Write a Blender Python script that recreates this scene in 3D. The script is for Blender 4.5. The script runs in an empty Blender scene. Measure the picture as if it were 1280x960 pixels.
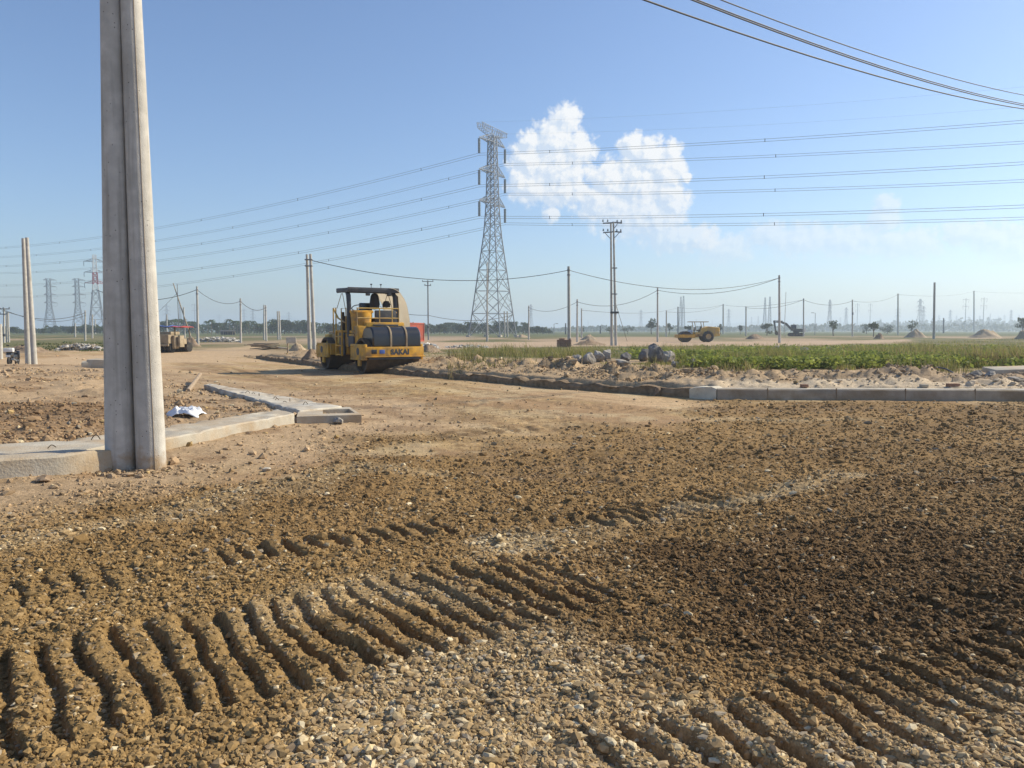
import bpy, bmesh, math, random
import numpy as np
from mathutils import Vector, Matrix
R = math.radians
rng = np.random.default_rng(7)
random.seed(7)
sc = bpy.context.scene
COL = sc.collection

# ------------------------------------------------------------------ camera
FPX = 985.0; CAM_H = 1.55; HORIZ = 413.0
PITCH = math.atan((480 - HORIZ) / FPX)
cam = bpy.data.cameras.new('camera'); cam.sensor_width = 36; cam.lens = 36 * FPX / 1280
cam.clip_start = 0.05; cam.clip_end = 40000
co = bpy.data.objects.new('camera', cam); COL.objects.link(co)
co.location = (0, 0, CAM_H); co.rotation_euler = (math.pi / 2 - PITCH, 0, 0); sc.camera = co
CP, SP = math.cos(PITCH), math.sin(PITCH)
def ray(px, py):
    a = (px - 640) / FPX; b = (480 - py) / FPX
    return a, CP + b * SP, -SP + b * CP
def gp(px, py, z=0.0):                                   # pixel -> ground point at height z
    a, f, u = ray(px, py); t = (z - CAM_H) / u
    return (a * t, f * t)
def at(px, py, Y):                                       # pixel -> point at forward distance Y
    a, f, u = ray(px, py); t = Y / f
    return Vector((a * t, Y, CAM_H + u * t))
def dist_of(py): return gp(640, py)[1]

# ------------------------------------------------------------------ numpy noise
def _h(ix, iy, s):
    ix = ix.astype(np.int64); iy = iy.astype(np.int64)
    n = (ix * 374761393 + iy * 668265263 + s * 974634777) & 0xffffffff
    n = ((n ^ (n >> 13)) * 1274126177) & 0xffffffff
    n = ((n ^ (n >> 16)) * 2246822519) & 0xffffffff
    n = n ^ (n >> 15)
    return (n & 0xffffff) / float(0xffffff)
def vnoise(x, y, s=0):
    ix = np.floor(x); iy = np.floor(y); fx = x - ix; fy = y - iy
    fx = fx * fx * fx * (fx * (fx * 6 - 15) + 10); fy = fy * fy * fy * (fy * (fy * 6 - 15) + 10)
    a = _h(ix, iy, s); b = _h(ix + 1, iy, s); c = _h(ix, iy + 1, s); d = _h(ix + 1, iy + 1, s)
    return (a * (1 - fx) + b * fx) * (1 - fy) + (c * (1 - fx) + d * fx) * fy
def fbm(x, y, f, o=4, s=0, g=0.5):
    r = 0; a = 1; t = 0
    for k in range(o):
        r = r + a * vnoise(x * f + 17.3 * k, y * f - 9.1 * k, s + k); t += a; a *= g; f *= 2.03
    return r / t
def worley(x, y, s=0):
    ix = np.floor(x); iy = np.floor(y)
    best = np.full(x.shape, 9.0); idv = np.zeros(x.shape)
    for dx in (-1, 0, 1):
        for dy in (-1, 0, 1):
            cx = ix + dx; cy = iy + dy
            px = cx + _h(cx, cy, s); py = cy + _h(cx, cy, s + 1)
            d = (px - x) ** 2 + (py - y) ** 2
            m = d < best
            best = np.where(m, d, best); idv = np.where(m, _h(cx, cy, s + 2), idv)
    return np.sqrt(best), idv
def sstep(a, b, x):
    t = np.clip((x - a) / (b - a), 0, 1); return t * t * (3 - 2 * t)
def poly_sd(P, X, Y):                                    # signed distance, + inside
    n = len(P); inside = np.zeros(X.shape, bool); d = np.full(X.shape, 1e9)
    for i in range(n):
        x0, y0 = P[i]; x1, y1 = P[(i + 1) % n]
        c = ((y0 > Y) != (y1 > Y)) & (X < (x1 - x0) * (Y - y0) / ((y1 - y0) if y1 != y0 else 1e-9) + x0)
        inside ^= c
        ex, ey = x1 - x0, y1 - y0; L = ex * ex + ey * ey
        t = np.clip(((X - x0) * ex + (Y - y0) * ey) / L, 0, 1)
        d = np.minimum(d, np.hypot(X - x0 - t * ex, Y - y0 - t * ey))
    return np.where(inside, d, -d)
def line_sd(P, X, Y):                                    # along, signed across (+ = left of travel)
    best = np.full(X.shape, 1e9); al = np.zeros(X.shape); sd = np.zeros(X.shape); acc = 0
    for i in range(len(P) - 1):
        x0, y0 = P[i]; x1, y1 = P[i + 1]
        ex, ey = x1 - x0, y1 - y0; L = math.hypot(ex, ey)
        t0 = ((X - x0) * ex + (Y - y0) * ey) / (L * L)
        t = np.clip(t0, 0, 1)
        d = np.hypot(X - x0 - t * ex, Y - y0 - t * ey)
        m = d < best
        best = np.where(m, d, best); al = np.where(m, acc + t * L, al)
        cr = ex * (Y - y0) - ey * (X - x0)
        sd = np.where(m, np.where(cr > 0, d, -d), sd)
        acc += L
    return al, sd

# ------------------------------------------------------------------ materials
def mat(name, col, rough=0.8, metal=0.0, var=0.15, scale=6.0, bump=0.0, bscale=40.0, dirt=None, dscale=2.0, dlo=0.5, dhi=0.62, spec=0.4, sub=0):
    m = bpy.data.materials.new(name); m.use_nodes = True; t = m.node_tree; n = t.nodes; l = t.links
    b = n['Principled BSDF']; b.inputs['Roughness'].default_value = rough; b.inputs['Metallic'].default_value = metal
    b.inputs['Specular IOR Level'].default_value = spec
    tc = n.new('ShaderNodeTexCoord')
    nz = n.new('ShaderNodeTexNoise'); nz.inputs['Scale'].default_value = scale; nz.inputs['Detail'].default_value = 6
    l.new(tc.outputs['Object'], nz.inputs['Vector'])
    mr = n.new('ShaderNodeMapRange'); mr.inputs[1].default_value = 0.3; mr.inputs[2].default_value = 0.7
    mr.inputs[3].default_value = 1 - var; mr.inputs[4].default_value = 1 + var
    l.new(nz.outputs[0], mr.inputs[0])
    mx = n.new('ShaderNodeMix'); mx.data_type = 'RGBA'; mx.blend_type = 'MULTIPLY'; mx.inputs[0].default_value = 1
    mx.inputs[6].default_value = (*col, 1); l.new(mr.outputs[0], mx.inputs[7])
    out = mx.outputs[2]
    if dirt:
        n2 = n.new('ShaderNodeTexNoise'); n2.inputs['Scale'].default_value = dscale; n2.inputs['Detail'].default_value = 8; n2.inputs['Roughness'].default_value = 0.65
        l.new(tc.outputs['Object'], n2.inputs['Vector'])
        r2 = n.new('ShaderNodeMapRange'); r2.inputs[1].default_value = dlo; r2.inputs[2].default_value = dhi; l.new(n2.outputs[0], r2.inputs[0])
        m2 = n.new('ShaderNodeMix'); m2.data_type = 'RGBA'; l.new(r2.outputs[0], m2.inputs[0]); l.new(out, m2.inputs[6]); m2.inputs[7].default_value = (*dirt, 1)
        out = m2.outputs[2]
    l.new(out, b.inputs['Base Color'])
    if bump:
        n3 = n.new('ShaderNodeTexNoise'); n3.inputs['Scale'].default_value = bscale; n3.inputs['Detail'].default_value = 5
        l.new(tc.outputs['Object'], n3.inputs['Vector'])
        bp = n.new('ShaderNodeBump'); bp.inputs['Strength'].default_value = bump; bp.inputs['Distance'].default_value = 0.02
        l.new(n3.outputs[0], bp.inputs['Height']); l.new(bp.outputs[0], b.inputs['Normal'])
    return m
def attr_mat(name, rough=0.9, var=0.2, scale=60.0, transl=0.0, spec=0.2):
    m = bpy.data.materials.new(name); m.use_nodes = True; t = m.node_tree; n = t.nodes; l = t.links
    b = n['Principled BSDF']; b.inputs['Roughness'].default_value = rough; b.inputs['Specular IOR Level'].default_value = spec
    a = n.new('ShaderNodeAttribute'); a.attribute_name = 'base'
    tc = n.new('ShaderNodeTexCoord')
    nz = n.new('ShaderNodeTexNoise'); nz.inputs['Scale'].default_value = scale; nz.inputs['Detail'].default_value = 4
    l.new(tc.outputs['Object'], nz.inputs['Vector'])
    mr = n.new('ShaderNodeMapRange'); mr.inputs[1].default_value = 0.3; mr.inputs[2].default_value = 0.7
    mr.inputs[3].default_value = 1 - var; mr.inputs[4].default_value = 1 + var; l.new(nz.outputs[0], mr.inputs[0])
    mx = n.new('ShaderNodeMix'); mx.data_type = 'RGBA'; mx.blend_type = 'MULTIPLY'; mx.inputs[0].default_value = 1
    l.new(a.outputs['Color'], mx.inputs[6]); l.new(mr.outputs[0], mx.inputs[7]); l.new(mx.outputs[2], b.inputs['Base Color'])
    if transl:
        tr = n.new('ShaderNodeBsdfTranslucent'); l.new(mx.outputs[2], tr.inputs['Color'])
        ms = n.new('ShaderNodeMixShader'); ms.inputs[0].default_value = transl
        l.new(b.outputs[0], ms.inputs[1]); l.new(tr.outputs[0], ms.inputs[2]); l.new(ms.outputs[0], n['Material Output'].inputs['Surface'])
    return m
M = {}
M['concrete'] = mat('concrete', (.44, .405, .335), .9, var=.16, scale=4, bump=.35, bscale=45, dirt=(.40, .30, .19), dscale=1.5, dlo=.42, dhi=.66)
M['concrete_pole'] = mat('concrete_pole', (.47, .455, .415), .85, var=.13, scale=9, bump=.3, bscale=70, dirt=(.31, .295, .26), dscale=2.2, dlo=.48, dhi=.72)
M['concrete_grey'] = mat('concrete_grey', (.37, .31, .235), .88, var=.16, scale=4, bump=.3, bscale=40, dirt=(.27, .205, .13), dscale=1.6, dlo=.44, dhi=.62)
M['concrete_pale'] = mat('concrete_pale', (.52, .48, .40), .9, var=.15, scale=4, bump=.3, bscale=30, dirt=(.36, .29, .21), dscale=1.8, dlo=.46, dhi=.66)
M['earth_face'] = mat('earth_face', (.21, .15, .09), .95, var=.3, scale=8, bump=.8, bscale=14, dirt=(.30, .22, .14), dscale=3, dlo=.5, dhi=.7)
M['mortar'] = mat('mortar', (.58, .53, .42), .9, var=.12, scale=6, bump=.4, bscale=20, dirt=(.40, .32, .22), dscale=3, dlo=.55, dhi=.7)
M['galv'] = mat('galvanised_steel', (.21, .23, .26), .6, metal=.35, var=.1, scale=.4)
M['galv_far'] = mat('weathered_steel', (.22, .235, .26), .7, metal=.2, var=.1, scale=.2)
M['red_paint'] = mat('red_paint', (.35, .05, .05), .6, var=.1)
M['white_paint'] = mat('white_paint', (.72, .72, .70), .6, var=.08)
M['insul'] = mat('glass_insulator', (.16, .20, .23), .35, var=.08)
M['cable'] = mat('black_cable', (.03, .03, .035), .6, var=.1)
M['alu'] = mat('aluminium_wire', (.22, .235, .26), .6, metal=.2, var=.05)
M['yellow'] = mat('yellow_paint', (.62, .335, .035), .6, var=.18, scale=4, bump=.1, bscale=30, dirt=(.27, .18, .085), dscale=2.2, dlo=.44, dhi=.64)
M['yellow_dusty'] = mat('dusty_yellow_paint', (.60, .40, .09), .75, var=.16, scale=3, dirt=(.34, .25, .15), dscale=1.4, dlo=.4, dhi=.65)
M['darksteel'] = mat('dark_grey_steel', (.055, .06, .07), .55, var=.15, scale=4, dirt=(.16, .14, .12), dscale=2, dlo=.55, dhi=.8)
M['drum'] = mat('worn_drum_steel', (.075, .055, .038), .75, metal=.2, var=.25, scale=4, bump=.2, bscale=20, dirt=(.13, .092, .058), dscale=2, dlo=.45, dhi=.7)
M['black_plastic'] = mat('black_plastic', (.016, .017, .021), .28, var=.1, scale=3, spec=.6, bump=.12, bscale=3.0)
M['black_plastic'].node_tree.nodes['Principled BSDF'].inputs['Coat Weight'].default_value = .3; M['black_plastic'].node_tree.nodes['Principled BSDF'].inputs['Coat Roughness'].default_value = .18
M['rubber'] = mat('rubber', (.028, .027, .026), .85, var=.2, scale=6, dirt=(.12, .095, .07), dscale=3, dlo=.52, dhi=.72)
M['tarp'] = mat('cream_tarpaulin', (.74, .69, .58), .85, var=.12, scale=4, bump=.5, bscale=6, dirt=(.50, .43, .33), dscale=3, dlo=.55, dhi=.75)
def add_transl(m, f, col):
    n = m.node_tree.nodes; l = m.node_tree.links; t = n.new('ShaderNodeBsdfTranslucent'); t.inputs['Color'].default_value = (*col, 1); x = n.new('ShaderNodeMixShader'); x.inputs[0].default_value = f
    l.new(n['Principled BSDF'].outputs[0], x.inputs[1]); l.new(t.outputs[0], x.inputs[2]); l.new(x.outputs[0], n['Material Output'].inputs['Surface'])
add_transl(M['tarp'], .6, (.80, .76, .68))
M['container'] = mat('orange_red_paint', (.46, .085, .04), .6, var=.12, scale=2, dirt=(.30, .11, .07), dscale=1.3, dlo=.5, dhi=.7)
M['blue_tarp'] = mat('blue_tarpaulin', (.06, .12, .38), .6, var=.15, scale=3, bump=.3, bscale=5)
M['red_tarp'] = mat('red_tarpaulin', (.38, .06, .05), .7, var=.15, scale=3)
M['beige_paint'] = mat('faded_beige_paint', (.36, .29, .19), .7, var=.16, scale=3, dirt=(.22, .16, .10), dscale=2, dlo=.45, dhi=.65)
M['wood'] = mat('old_timber', (.33, .25, .17), .85, var=.25, scale=8, bump=.3, bscale=40)
M['rock'] = mat('grey_rock', (.33, .31, .28), .92, var=.3, scale=5, bump=.9, bscale=9, dirt=(.22, .19, .15), dscale=3, dlo=.45, dhi=.6)
M['rock_dark'] = mat('dark_rock', (.17, .16, .15), .92, var=.3, scale=5, bump=.9, bscale=9, dirt=(.28, .26, .23), dscale=3, dlo=.5, dhi=.65)
M['sand'] = mat('piled_sand', (.38, .295, .195), .95, var=.12, scale=3, bump=.6, bscale=8)
M['earth'] = mat('piled_earth', (.24, .17, .11), .95, var=.25, scale=4, bump=.8, bscale=10, dirt=(.36, .27, .18), dscale=2.5, dlo=.5, dhi=.68)
M['brick'] = mat('fired_brick', (.30, .17, .11), .9, var=.3, scale=9, bump=.4, bscale=20)
M['roof_dark'] = mat('dark_sheet_roof', (.06, .06, .06), .8, var=.2)
M['bark'] = mat('bark', (.13, .105, .08), .95, var=.25, scale=8, bump=.5, bscale=20)
M['plastic_white'] = mat('white_woven_plastic', (.72, .74, .77), .55, var=.08, scale=5, dirt=(.25, .38, .62), dscale=4, dlo=.62, dhi=.66)
def near_pole_mat():
    m = mat('weathered_pole_concrete', (.53, .51, .465), .88, var=.14, scale=7, bump=.35, bscale=80, dirt=(.42, .40, .355), dscale=2.0, dlo=.46, dhi=.7)
    n = m.node_tree.nodes; l = m.node_tree.links; b = n['Principled BSDF']; src = b.inputs['Base Color'].links[0].from_socket
    tc = n.new('ShaderNodeTexCoord'); mp = n.new('ShaderNodeMapping'); mp.inputs['Scale'].default_value = (14, 14, .55); l.new(tc.outputs['Object'], mp.inputs['Vector'])
    q = n.new('ShaderNodeTexNoise'); q.inputs['Scale'].default_value = 1.0; q.inputs['Detail'].default_value = 7; l.new(mp.outputs[0], q.inputs['Vector'])
    r = n.new('ShaderNodeMapRange'); r.inputs[1].default_value = .52; r.inputs[2].default_value = .74; r.inputs[3].default_value = 0; r.inputs[4].default_value = .65; l.new(q.outputs[0], r.inputs[0])
    x = n.new('ShaderNodeMix'); x.data_type = 'RGBA'; l.new(r.outputs[0], x.inputs[0]); l.new(src, x.inputs[6]); x.inputs[7].default_value = (.24, .225, .19, 1)
    v = n.new('ShaderNodeTexVoronoi'); v.inputs['Scale'].default_value = 22; l.new(tc.outputs['Object'], v.inputs['Vector'])
    s = n.new('ShaderNodeSeparateColor'); l.new(v.outputs['Color'], s.inputs[0])
    k1 = n.new('ShaderNodeMath'); k1.operation = 'LESS_THAN'; k1.inputs[1].default_value = .13; l.new(v.outputs['Distance'], k1.inputs[0])
    k2 = n.new('ShaderNodeMath'); k2.operation = 'GREATER_THAN'; k2.inputs[1].default_value = .72; l.new(s.outputs[0], k2.inputs[0])
    k3 = n.new('ShaderNodeMath'); k3.operation = 'MULTIPLY'; l.new(k1.outputs[0], k3.inputs[0]); l.new(k2.outputs[0], k3.inputs[1])
    y = n.new('ShaderNodeMix'); y.data_type = 'RGBA'; l.new(k3.outputs[0], y.inputs[0]); l.new(x.outputs[2], y.inputs[6]); y.inputs[7].default_value = (.12, .11, .10, 1); l.new(y.outputs[2], b.inputs['Base Color'])
    # soil splashed up the foot
    sz = n.new('ShaderNodeSeparateXYZ'); l.new(tc.outputs['Object'], sz.inputs[0]); q2 = n.new('ShaderNodeTexNoise'); q2.inputs['Scale'].default_value = 9; q2.inputs['Detail'].default_value = 6; l.new(tc.outputs['Object'], q2.inputs['Vector'])
    a = n.new('ShaderNodeMath'); a.operation = 'MULTIPLY_ADD'; a.inputs[1].default_value = .75; l.new(q2.outputs[0], a.inputs[0]); l.new(sz.outputs[2], a.inputs[2])
    g = n.new('ShaderNodeMapRange'); g.inputs[1].default_value = .62; g.inputs[2].default_value = .36; l.new(a.outputs[0], g.inputs[0])
    z = n.new('ShaderNodeMix'); z.data_type = 'RGBA'; l.new(g.outputs[0], z.inputs[0]); l.new(y.outputs[2], z.inputs[6]); z.inputs[7].default_value = (.36, .26, .16, 1); l.new(z.outputs[2], b.inputs['Base Color'])
    return m
M['pole_near'] = near_pole_mat()
M['hazehill'] = mat('wooded_hill', (.05, .075, .04), .95, var=.2, scale=.01)
M['leaf'] = attr_mat('foliage', .75, .2, 4.0, transl=.25)
M['grass'] = attr_mat('grass_blades', .7, .15, 3.0, transl=.45)
M['stone'] = attr_mat('crushed_stone', .9, .18, 90.0)

# ------------------------------------------------------------------ mesh helper
class MB:
    def __init__(s): s.v = []; s.f = []
    def quadify(s, vs, fs, mtx=None):
        o = len(s.v)
        for p in vs:
            p = Vector(p)
            if mtx is not None: p = mtx @ p
            s.v.append(p)
        for f in fs: s.f.append([i + o for i in f])
        return s
    def box(s, c, d, rot=None, ch=0.0):
        x, y, z = d[0] / 2, d[1] / 2, d[2] / 2
        T = Matrix.Translation(c)
        if rot is not None: T = T @ rot
        if ch <= 0:
            vs = [(-x, -y, -z), (x, -y, -z), (x, y, -z), (-x, y, -z), (-x, -y, z), (x, -y, z), (x, y, z), (-x, y, z)]
            fs = [(0, 3, 2, 1), (4, 5, 6, 7), (0, 1, 5, 4), (1, 2, 6, 5), (2, 3, 7, 6), (3, 0, 4, 7)]
            return s.quadify(vs, fs, T)
        ch = min(ch, x * .8, y * .8, z * .8)
        bm = bmesh.new(); bmesh.ops.create_cube(bm, size=1.0)
        for v in bm.verts: v.co = Vector((v.co.x * 2 * x, v.co.y * 2 * y, v.co.z * 2 * z))
        bmesh.ops.bevel(bm, geom=bm.edges[:], offset=ch, segments=2, affect='EDGES', profile=.6)
        s.bm(bm, T); return s
    def bm(s, bm, T=None):
        bm.verts.ensure_lookup_table(); bm.verts.index_update()
        s.quadify([v.co.copy() for v in bm.verts], [[v.index for v in f.verts] for f in bm.faces], T); bm.free()
    def tube(s, p0, p1, r0, r1=None, n=10, caps=True):
        p0 = Vector(p0); p1 = Vector(p1); r1 = r0 if r1 is None else r1
        d = (p1 - p0); 
        if d.length < 1e-6: return s
        d.normalize(); a = Vector((0, 0, 1)) if abs(d.z) < .95 else Vector((1, 0, 0))
        u = d.cross(a).normalized(); w = d.cross(u)
        o = len(s.v)
        for p, r in ((p0, r0), (p1, r1)):
            for k in range(n):
                t = 2 * math.pi * (k + .5) / n
                s.v.append(p + (u * math.cos(t) + w * math.sin(t)) * r)
        for k in range(n): s.f.append([o + k, o + n + k, o + n + (k + 1) % n, o + (k + 1) % n])
        if caps: s.f.append([o + k for k in range(n)]); s.f.append([o + 2 * n - 1 - k for k in range(n)])
        return s
    def path(s, pts, r, n=8, caps=True):
        pts = [Vector(p) for p in pts]; o = len(s.v); N = len(pts); u = None
        for i, p in enumerate(pts):
            d = (pts[min(i + 1, N - 1)] - pts[max(i - 1, 0)]).normalized()
            if u is None:
                a = Vector((0, 0, 1)) if abs(d.z) < .9 else Vector((1, 0, 0)); u = d.cross(a).normalized()
            else: u = (u - d * u.dot(d)).normalized()
            w = d.cross(u); rr = r[i] if isinstance(r, (list, tuple)) else r
            for k in range(n):
                t = 2 * math.pi * (k + .5) / n; s.v.append(p + (u * math.cos(t) + w * math.sin(t)) * rr)
        for i in range(N - 1):
            for k in range(n):
                a = o + i * n; s.f.append([a + k, a + n + k, a + n + (k + 1) % n, a + (k + 1) % n])
        if caps: s.f.append([o + k for k in range(n)]); s.f.append([o + (N - 1) * n + n - 1 - k for k in range(n)])
        return s
    def prism(s, outline, depth, T):                      # outline in local XY, extruded along local Z by depth
        n = len(outline); vs = [(x, y, 0) for x, y in outline] + [(x, y, depth) for x, y in outline]
        fs = [list(range(n))[::-1], [n + k for k in range(n)]] + [[k, (k + 1) % n, n + (k + 1) % n, n + k] for k in range(n)]
        return s.quadify(vs, fs, T)
    def lathe(s, prof, T=None, n=24):                      # prof [(r,z)]
        o = len(s.v); T = T or Matrix()
        for r, z in prof:
            for k in range(n):
                t = 2 * math.pi * k / n; s.v.append(T @ Vector((r * math.cos(t), r * math.sin(t), z)))
        for i in range(len(prof) - 1):
            for k in range(n):
                a = o + i * n; s.f.append([a + k, a + (k + 1) % n, a + n + (k + 1) % n, a + n + k])
        return s
    def build(s, name, m, parent=None, smooth=35, bevel=0.0):
        me = bpy.data.meshes.new(name); me.from_pydata([tuple(p) for p in s.v], [], s.f); me.materials.append(m)
        bm = bmesh.new(); bm.from_mesh(me); bmesh.ops.recalc_face_normals(bm, faces=bm.faces)
        if bevel:
            es = [e for e in bm.edges if len(e.link_faces) == 2 and e.calc_face_angle(0) > .6]
            bmesh.ops.bevel(bm, geom=es, offset=bevel, segments=1, affect='EDGES', clamp_overlap=True)
        bm.to_mesh(me); bm.free()
        if smooth:
            me.shade_smooth(); me.set_sharp_from_angle(angle=R(smooth))
        o = bpy.data.objects.new(name, me); COL.objects.link(o)
        if parent is not None: o.parent = parent
        return o
def np_mesh(name, V, F, m, colors=None, smooth=False, parent=None):
    """V (n,3), F (m,k) constant k"""
    me = bpy.data.meshes.new(name); n = len(V); k = F.shape[1]
    me.vertices.add(n); me.vertices.foreach_set('co', np.ascontiguousarray(V, np.float32).ravel())
    me.loops.add(F.size); me.loops.foreach_set('vertex_index', np.ascontiguousarray(F, np.int32).ravel())
    me.polygons.add(len(F)); me.polygons.foreach_set('loop_start', np.arange(0, F.size, k, dtype=np.int32))
    me.update(calc_edges=True)
    if smooth: me.shade_smooth()
    else: me.shade_flat()
    if colors is not None:
        a = me.attributes.new('base', 'FLOAT_COLOR', 'POINT')
        c = np.ones((n, 4), np.float32); c[:, :3] = colors; a.data.foreach_set('color', c.ravel())
    me.materials.append(m); me.validate()
    o = bpy.data.objects.new(name, me); COL.objects.link(o)
    if parent is not None: o.parent = parent
    return o
def tag(o, label=None, cat=None, group=None, kind=None):
    if label: o['label'] = label
    if cat: o['category'] = cat
    if group: o['group'] = group
    if kind: o['kind'] = kind
    return o
def thing(name, label, cat, loc=(0, 0, 0), rz=0.0, group=None):
    o = bpy.data.objects.new(name, None); COL.objects.link(o); o.empty_display_size = .2
    o.location = loc; o.rotation_euler = (0, 0, rz)
    return tag(o, label, cat, group)
def kids(o): return [c for c in bpy.data.objects if c.parent == o]
def copy_tree(o, parent=None):
    c = o.copy(); COL.objects.link(c); c.parent = parent
    for ch in kids(o): copy_tree(ch, c)
    return c
# ------------------------------------------------------------------ world: Nishita sky with cumulus in it, sun
SUN_AZ, SUN_EL = 71.0, 36.0                               # degrees clockwise from +Y, above horizon
w = bpy.data.worlds.new('World'); sc.world = w; w.use_nodes = True
nt = w.node_tree; N = nt.nodes; L = nt.links
bg = N['Background']; bg.inputs['Strength'].default_value = 0.118
sky = N.new('ShaderNodeTexSky'); sky.sky_type = 'NISHITA'; sky.sun_disc = False
sky.sun_elevation = R(SUN_EL); sky.sun_rotation = R(SUN_AZ); sky.altitude = 0; sky.air_density = 1.0; sky.dust_density = 0.9; sky.ozone_density = 2.0
def pxdir(px, py):                                        # pixel -> (azimuth, elevation) degrees
    a, f, u = ray(px, py); return math.degrees(math.atan2(a, f)), math.degrees(math.atan2(u, math.hypot(a, f)))
def math_n(nodes, links, op, a, b=None, c=None, clamp=False):
    n = nodes.new('ShaderNodeMath'); n.operation = op; n.use_clamp = clamp
    for i, v in enumerate((a, b, c)):
        if v is None: continue
        if isinstance(v, (int, float)): n.inputs[i].default_value = v
        else: links.new(v, n.inputs[i])
    return n.outputs[0]
DEGPX = 985 * math.pi / 180
def make_field(name, blobs, warp, soft, billow):
    g = bpy.data.node_groups.new(name, 'ShaderNodeTree')
    g.interface.new_socket('Vector', in_out='INPUT', socket_type='NodeSocketVector')
    g.interface.new_socket('Field', in_out='OUTPUT', socket_type='NodeSocketFloat')
    n = g.nodes; l = g.links; gi = n.new('NodeGroupInput'); go = n.new('NodeGroupOutput')
    def noise(sc_, det, rough=.55):
        q = n.new('ShaderNodeTexNoise'); q.noise_dimensions = '2D'; q.inputs['Scale'].default_value = sc_; q.inputs['Detail'].default_value = det; q.inputs['Roughness'].default_value = rough
        l.new(gi.outputs[0], q.inputs['Vector']); return q
    q = noise(1.1, 5, .6)
    sub = n.new('ShaderNodeVectorMath'); sub.operation = 'SUBTRACT'; l.new(q.outputs['Color'], sub.inputs[0]); sub.inputs[1].default_value = (.5, .5, .5)
    scl = n.new('ShaderNodeVectorMath'); scl.operation = 'SCALE'; l.new(sub.outputs[0], scl.inputs[0]); scl.inputs['Scale'].default_value = warp
    add = n.new('ShaderNodeVectorMath'); add.operation = 'ADD'; l.new(gi.outputs[0], add.inputs[0]); l.new(scl.outputs[0], add.inputs[1])
    F = None
    for (px, py, rx, ry) in blobs:
        a, e = pxdir(px, py)
        s1 = n.new('ShaderNodeVectorMath'); s1.operation = 'SUBTRACT'; l.new(add.outputs[0], s1.inputs[0]); s1.inputs[1].default_value = (a, e, 0)
        s2 = n.new('ShaderNodeVectorMath'); s2.operation = 'MULTIPLY'; l.new(s1.outputs[0], s2.inputs[0]); s2.inputs[1].default_value = (DEGPX / rx, DEGPX / ry, 0)
        s3 = n.new('ShaderNodeVectorMath'); s3.operation = 'LENGTH'; l.new(s2.outputs[0], s3.inputs[0])
        f = math_n(n, l, 'SUBTRACT', 1.0, s3.outputs['Value'])
        if F is None: F = f
        else:
            F = math_n(n, l, 'SMOOTH_MAX', F, f, .12)
    # cauliflower lumps: smooth voronoi at three sizes
    tot = F
    for sc_, amp in ((1.1, billow), (2.3, billow * .6), (5.0, billow * .28)):
        v = n.new('ShaderNodeTexVoronoi'); v.voronoi_dimensions = '2D'; v.feature = 'F1'; v.inputs['Scale'].default_value = sc_
        l.new(add.outputs[0], v.inputs['Vector'])
        tot = math_n(n, l, 'ADD', tot, math_n(n, l, 'MULTIPLY', math_n(n, l, 'SUBTRACT', .42, v.outputs['Distance']), amp))
    q2 = noise(3.0, 4, .55)
    tot = math_n(n, l, 'ADD', tot, math_n(n, l, 'MULTIPLY', math_n(n, l, 'SUBTRACT', q2.outputs[0], .5), soft))
    l.new(tot, go.inputs[0]); return g
tc = N.new('ShaderNodeTexCoord'); sx = N.new('ShaderNodeSeparateXYZ'); L.new(tc.outputs['Generated'], sx.inputs[0])
az = math_n(N, L, 'MULTIPLY', math_n(N, L, 'ARCTAN2', sx.outputs[0], sx.outputs[1]), 180 / math.pi)
el = math_n(N, L, 'MULTIPLY', math_n(N, L, 'ARCSINE', sx.outputs[2]), 180 / math.pi)
cv = N.new('ShaderNodeCombineXYZ'); L.new(az, cv.inputs[0]); L.new(el, cv.inputs[1])
big = [(708, 150, 24, 23), (692, 174, 34, 32), (722, 190, 28, 32), (664, 176, 20, 18), (660, 202, 30, 32), (700, 212, 50, 40), (652, 226, 20, 26), (665, 236, 40, 24),
       (790, 182, 22, 20), (812, 196, 34, 28), (842, 188, 14, 16), (832, 214, 32, 36), (800, 232, 50, 50), (760, 226, 34, 34), (838, 250, 28, 32), (826, 282, 40, 34), (868, 298, 38, 20), (858, 222, 8, 8),
       (790, 268, 70, 40), (690, 268, 12, 14), (850, 300, 56, 24), (700, 240, 56, 26), (748, 250, 36, 34)]
low = [(1108, 256, 18, 16), (1106, 276, 22, 20), (1000, 300, 60, 26), (960, 292, 30, 20), (1060, 300, 50, 24), (1130, 305, 60, 24), (1205, 292, 34, 18), (1245, 298, 40, 22), (1275, 310, 50, 30), (905, 312, 50, 24), (890, 296, 16, 12)]
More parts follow.
